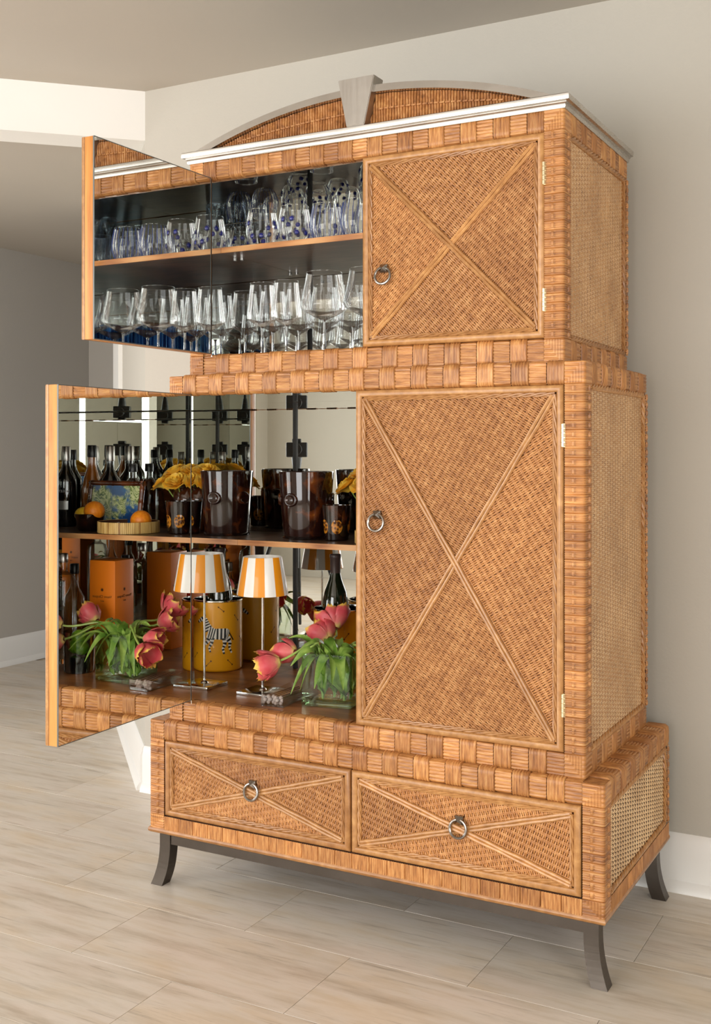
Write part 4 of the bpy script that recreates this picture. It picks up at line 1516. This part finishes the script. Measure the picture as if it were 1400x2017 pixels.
# framed botanical picture leaning at the back
pf_ = thing('picture_frame', 'brown bamboo-edged frame with a blue and green botanical print', 'picture', (.052, -.186, ZS + .004))
pf_.rotation_euler = (R(-9), 0, R(4))
fw_, fh_ = .118, .160
O('picture', B().box(-fw_ + .016, fw_ - .016, -.002, .004, .016, fh_ - .016), 'botanical_print', pf_)
for (x0, z0, x1, z1) in ((-fw_, .008, fw_, .008), (-fw_, fh_ - .008, fw_, fh_ - .008), (-fw_ + .008, 0, -fw_ + .008, fh_), (fw_ - .008, 0, fw_ - .008, fh_)):
    n = 13
    pts, rr_ = [], []
    Ln = math.dist((x0, z0), (x1, z1))
    for k in range(40):
        t = k / 39
        pts.append((x0 + (x1 - x0) * t, 0, z0 + (z1 - z0) * t))
        d = abs((t * Ln / .045) % 1 - .5)
        rr_.append(.0088 if d < .44 else .0104)
    O('bamboo_edge', B().tube(pts, rr_, 10), 'frame_wood', pf_)
O('frame_back', B().box(-fw_ + .006, fw_ - .006, .004, .012, .006, fh_ - .006), 'frame_wood', pf_)
O('easel_leg', B().box(-.02, .02, .012, .016, .004, fh_ * .75), 'frame_wood', pf_)

# bottles behind the picture
G2 = 'bottles at the back of the shelf'
def nolet(bt):
    O('lettering', text_mesh("NOLET'S", .012), 'label_silver', bt, (0, -.0372, .120), (R(90), 0, 0))
    b = B()
    rows = [[(.0372 * math.cos(a), .0372 * math.sin(a), z) for a in [R(-118 + 7 * k) for k in range(9)]] for z in (.060, .090)]
    O('label_patch', b.grid(rows).mesh('label_patch', True, True), 'label_silver', bt)
bottle('black bottle with silver lettering and silver cap at the shelf end', (.300, -.118, ZS), tall(.232, .0365, .0135, .165), 'bottle_black', cap(.232, .0155, .045), 'cap_silver', G2, nolet, R(-22))
bottle('whisky bottle with clear neck and black cap behind the fruit bowl', (.212, -.088, ZS), [(0, 0), (.033, 0), (.036, .005), (.036, .13), (.028, .168), (.018, .20), (.0145, .22), (.0145, .245)], 'liquor_amber', cap(.245, .0160, .036), 'cap_black', G2)
bottle('black bottle with wide shoulders and silver cap behind the picture', (.130, -.094, ZS), [(0, 0), (.037, 0), (.040, .005), (.041, .135), (.036, .165), (.022, .185), (.0135, .20), (.0135, .232)], 'bottle_black', cap(.232, .0155, .046), 'cap_silver', G2)
bottle('short clear bottle with dark stopper right of the picture', (.040, -.088, ZS), [(0, 0), (.030, 0), (.033, .004), (.033, .13), (.026, .155), (.013, .170), (.013, .195)], 'bottle_clear', cap(.195, .0150, .022), 'cap_black', G2)
bottle('dark green bottle with black cap left of the lettered bottle', (.385, -.100, ZS), tall(.235, .036, .0135, .16), 'bottle_green', cap(.235, .0155, .03), 'cap_black', G2)
bottle('clear gin bottle with silver cap near the far side mirror', (.372, -.215, ZS), tall(.225, .038, .014, .16), 'bottle_clear', cap(.225, .016, .03), 'cap_silver', G2)

# ------------------------------------------------------------------ glassware in the upper compartment
def wine_glass_meshes(h, rmax, rrim, zmax, zj):
    tk = .0012
    o = [(.0042, zj - .006), (.0065, zj - .001), (rmax * .55, zj + (zmax - zj) * .36), (rmax * .90, zj + (zmax - zj) * .72), (rmax * .985, zj + (zmax - zj) * .9), (rmax, zmax), (rmax * .985, zmax + .010),
         (rrim + (rmax - rrim) * .55, zmax + (h - zmax) * .42), (rrim + (rmax - rrim) * .25, zmax + (h - zmax) * .70), (rrim, h)]
    i = [(max(r - tk, .0001), z + (.002 if k < 4 else 0)) for k, (r, z) in enumerate(o)][1:]
    i[0] = (.0002, zj + .003)
    bowl = B().lathe([(.0001, o[0][1])] + o[1:], 40)
    bowl.f = bowl.f[:-1]; bowl.mi = bowl.mi[:-1]
    bowl.lathe([(rrim + .0006, h - .0006), (rrim + .0006, h + .0006), (rrim - .0006, h + .0006), (rrim - .0006, h - .0006)], 40, closed=True)
    stem = B().lathe([(.0001, .004), (.0065, .004), (.0036, .012), (.0032, zj * .6), (.0040, zj - .006), (.0060, zj), (.0001, zj + .0022)], 20)
    rf = rmax * .66 if rmax > .05 else rmax * .82
    foot = B().lathe([(.0001, 0), (rf - .001, 0), (rf, .0008), (rf - .001, .0016), (rf * .35, .0030), (.0066, .0045), (.0001, .0046)], 40)
    return bowl.mesh('bowl', True), stem.mesh('stem', True), foot.mesh('foot', True)
WA = wine_glass_meshes(.222, .0665, .0490, .128, .092)
WB = wine_glass_meshes(.205, .0440, .0335, .108, .082)
def wine_glass(label, x, y, ms, group):
    g = thing('wine_glass', label, 'wine glass', (x, y, ZB), 0, group)
    for me, nm, mt in zip(ms, ('bowl', 'stem', 'foot'), ('clear_glass', 'solid_glass', 'clear_glass')):
        O(nm, me, mt, g)
    return g
GA, GB = 'large balloon wine glasses', 'slim tapered wine glasses'
wine_glass('slim tapered wine glass at the left end of the front row', -.377, -.455, WB, GB)
wine_glass('slim tapered wine glass second from left in the front row', -.291, -.462, WB, GB)
wine_glass('large balloon wine glass in the front row beside the slim pair', -.179, -.445, WA, GA)
wine_glass('large balloon wine glass in the front row at the closed door edge', -.043, -.445, WA, GA)
wine_glass('large balloon wine glass in the front row behind the closed door', .094, -.445, WA, GA)
for x, wh in ((-.418, 'leftmost'), (-.328, 'second from left'), (-.240, 'third from left'), (-.148, 'fourth from left')):
    wine_glass('slim tapered wine glass in the middle row, ' + wh, x, -.335, WB, GB)
for x, wh in ((-.410, 'leftmost'), (-.316, 'second from left'), (-.222, 'third from left'), (-.128, 'fourth from left')):
    wine_glass('slim tapered wine glass in the back row, ' + wh, x, -.215, WB, GB)
for x, wh in ((-.02, 'left'), (.115, 'right')):
    wine_glass('large balloon wine glass behind the closed door, %s of the rear pair' % wh, x, -.300, WA, GA)

# blue fluted highballs
def fluted(h, r, n=16):
    b = B()
    prof = [(.0001, .001, 0), (r * .90, .001, 0), (r * .95, .006, 1), (r, h, 1), (r - .0016, h, .3), (r * .90, .012, .3), (.0001, .011, 0)]
    m = n * 6
    rows = []
    for rr_, z, k in prof:
        rows.append([((rr_ + k * .0012 * abs(math.sin(n * PI * j / m))) * math.cos(2 * PI * j / m), (rr_ + k * .0012 * abs(math.sin(n * PI * j / m))) * math.sin(2 * PI * j / m), z) for j in range(m + 1)])
    return b.grid(rows).mesh('glass_body', True, True)
hb = fluted(.150, .0345)
rib = B()
for k in range(16):
    a = 2 * PI * k / 16
    for z0_, z1_ in ((.004, .147),):
        rr0, rr1 = .0345 * .955, .0347
        rib.tube([(rr0 * math.cos(a), rr0 * math.sin(a), z0_), (rr1 * math.cos(a), rr1 * math.sin(a), z1_)], .0011, 5)
ribm = rib.mesh('ribs', True)
WH = ('leftmost', 'second', 'third', 'fourth', 'rightmost')
for row, (y, xs) in enumerate(((-.135, (.04, .122, .204, .286, .368)), (-.222, (.203, .285, .367)))):
    for k, x in enumerate(xs):
        g = thing('highball_glass', 'blue fluted highball glass in the %s row behind the balloon glasses, %s' % (('rear', 'nearer')[row], WH[k] if row == 0 else ('left', 'middle', 'right')[k]), 'glass', (x, y, ZB), 0, 'blue fluted highball glasses')
        O('glass_body', hb, 'blue_glass', g)
        O('ribs', ribm, 'sky_blue_rib', g)

# stemless glasses on the upper shelf
def tumbler_prof(h, r0, rm, r1, tk=.0016):
    o = [(.0001, .0008), (r0 * .9, .0008), (r0, .004), (r0 + (rm - r0) * .75, h * .22), (rm, h * .45), (rm + (r1 - rm) * .35, h * .72), (r1, h)]
    i = [(r1 - tk, h), (rm + (r1 - rm) * .35 - tk, h * .72), (rm - tk, h * .45), (r0 + (rm - r0) * .75 - tk, h * .22), (r0 - tk, .010), (.0001, .009)]
    return o, i
def surf_r(o, z):
    pts = o[2:]
    for (ra, za), (rb_, zb_) in zip(pts, pts[1:]):
        if za <= z <= zb_: return ra + (rb_ - ra) * (z - za) / (zb_ - za)
    return pts[-1][0]
oP, iP = tumbler_prof(.108, .034, .047, .0385)
pru_body = B().lathe(oP, 44)
pru_body.f.pop(); pru_body.mi.pop(); pru_body.lathe([(.0391, .1072), (.0391, .1086), (.0377, .1086), (.0377, .1072)], 44, closed=True); pru_body = pru_body.mesh('glass_body', True)
pru_dot = B().lathe([(.0001, .0030), (.0040, .0026), (.0062, .0012), (.0068, -.0012)], 16).mesh('prunt', True)
halo = B().lathe([(.0066, -.001), (.0072, .0018), (.0088, .0016), (.0098, -.001)], 18).mesh('prunt_ring', True)
oS, iS = tumbler_prof(.104, .033, .0475, .0385)
str_body = B().lathe(oS, 44)
str_body.f.pop(); str_body.mi.pop(); str_body.lathe([(.0391, .1032), (.0391, .1046), (.0377, .1046), (.0377, .1032)], 44, closed=True); str_body = str_body.mesh('glass_body', True)
sb_ = B()
for k in range(20):
    a = 2 * PI * k / 20
    pts = []
    for j in range(9):
        z = .006 + .094 * j / 8
        r = surf_r(oS, z) + .0004
        pts.append((r * math.cos(a), r * math.sin(a), z))
    sb_.tube(pts, .0008, 5)
str_lines = sb_.mesh('blue_stripes', True)
def prunted(label, x, y, rot, s_=1.0):
    g = thing('prunted_tumbler', label, 'glass', (x, y, ZU), rot, 'clear tumblers dotted with cobalt blue')
    g.scale = (s_, s_, s_)
    O('glass_body', pru_body, 'clear_glass', g)
    for k in range(10):
        a = 2 * PI * (k + .5 * (k % 2)) / 5 * 1.0 + (.3 if k >= 5 else 0)
        z = (.030, .068)[k // 5]
        r = surf_r(oP, z)
        d_ = O('prunt', pru_dot, 'cobalt_glass', g, (r * math.cos(a), r * math.sin(a), z), (0, R(90), a))
        O('prunt_ring', halo, 'clear_glass', d_)
    return g
prunted('blue-dotted clear tumbler at the left of the front row', -.376, -.455, .2)
prunted('blue-dotted clear tumbler second from left in the front row', -.270, -.452, 1.0)
prunted('smaller blue-dotted tumbler in the rear row at the far left', -.405, -.335, .6, .85)
prunted('smaller blue-dotted tumbler in the rear row behind the front pair', -.318, -.340, 1.4, .9)
prunted('smaller blue-dotted tumbler in the rear row beside the striped glasses', -.218, -.338, 2.1, .92)
prunted('smaller blue-dotted tumbler at the back against the mirror', -.330, -.200, .4, .9)
def striped(label, x, y):
    g = thing('striped_tumbler', label, 'glass', (x, y, ZU), x * 20, 'clear stemless glasses with blue stripes')
    O('glass_body', str_body, 'clear_glass', g)
    O('blue_stripes', str_lines, 'navy_stripe', g)
striped('blue-striped stemless glass in the front row at the closed door edge', -.068, -.455)
striped('blue-striped stemless glass in the front row beside the dotted tumblers', -.168, -.448)
striped('blue-striped stemless glass in the rear row behind the closed door', -.100, -.335)
striped('blue-striped stemless glass in the rear row further right', .010, -.335)
tb = fluted(.090, .034, 14)
for x, wh in ((.040, 'beside the striped glass'), (.122, 'second behind the closed door'), (.204, 'third behind the closed door')):
    g = thing('fluted_tumbler', 'straight fluted blue-tinted tumbler on the upper shelf, ' + wh, 'glass', (x, -.455, ZU), 0, 'fluted tumblers on the upper shelf')
    O('glass_body', tb, 'pale_blue_glass', g)
    O('rim', B().lathe([(.0338, .0895), (.0346, .0905), (.0338, .0912), (.0326, .0905)], 36, closed=True), 'clear_glass', g)

# ------------------------------------------------------------------ the photographer's camera on its tripod, seen in the corner mirrors
a = 0.4984
fwd = Vector((-math.sin(a), math.cos(a), 0))
base = Vector(cam.location) - fwd * .045
tp = thing('tripod_camera', 'black camera on a tripod reflected in the cabinet mirrors', 'camera', (base.x, base.y, 0), a)
hz = base.z
O('camera_body', B().box(-.07, .07, -.165, -.095, hz - .052, hz + .046, ch=.008).box(-.03, .03, -.16, -.10, hz + .046, hz + .07, ch=.006), 'camera_black', tp)
lens = B().lathe([(.030, 0), (.034, .03), (.034, .06), (.039, .07), (.039, .092), (.034, .092)], 32)
me = lens.mesh('lens', True)
me.transform(Matrix.Translation((0, -.095, hz)) @ Matrix.Rotation(R(-90), 4, 'X'))
O('lens', me, 'camera_black', tp)
O('tripod_head', B().lathe([(.02, hz - .16), (.03, hz - .10), (.035, hz - .06), (.035, hz - .053)], 24, (0, -.13, 0)), 'camera_black', tp)
O('tripod_column', B().lathe([(.014, .45), (.014, hz - .16)], 16, (0, -.13, 0)), 'camera_black', tp)
for k in range(3):
    an = R(90 + 120 * k + 180)
    O('tripod_leg', B().tube([(.03 * math.cos(an), -.13 + .03 * math.sin(an), hz - .2), (.42 * math.cos(an), -.13 + .42 * math.sin(an), .012)], [.016, .011], 10), 'camera_black', tp)
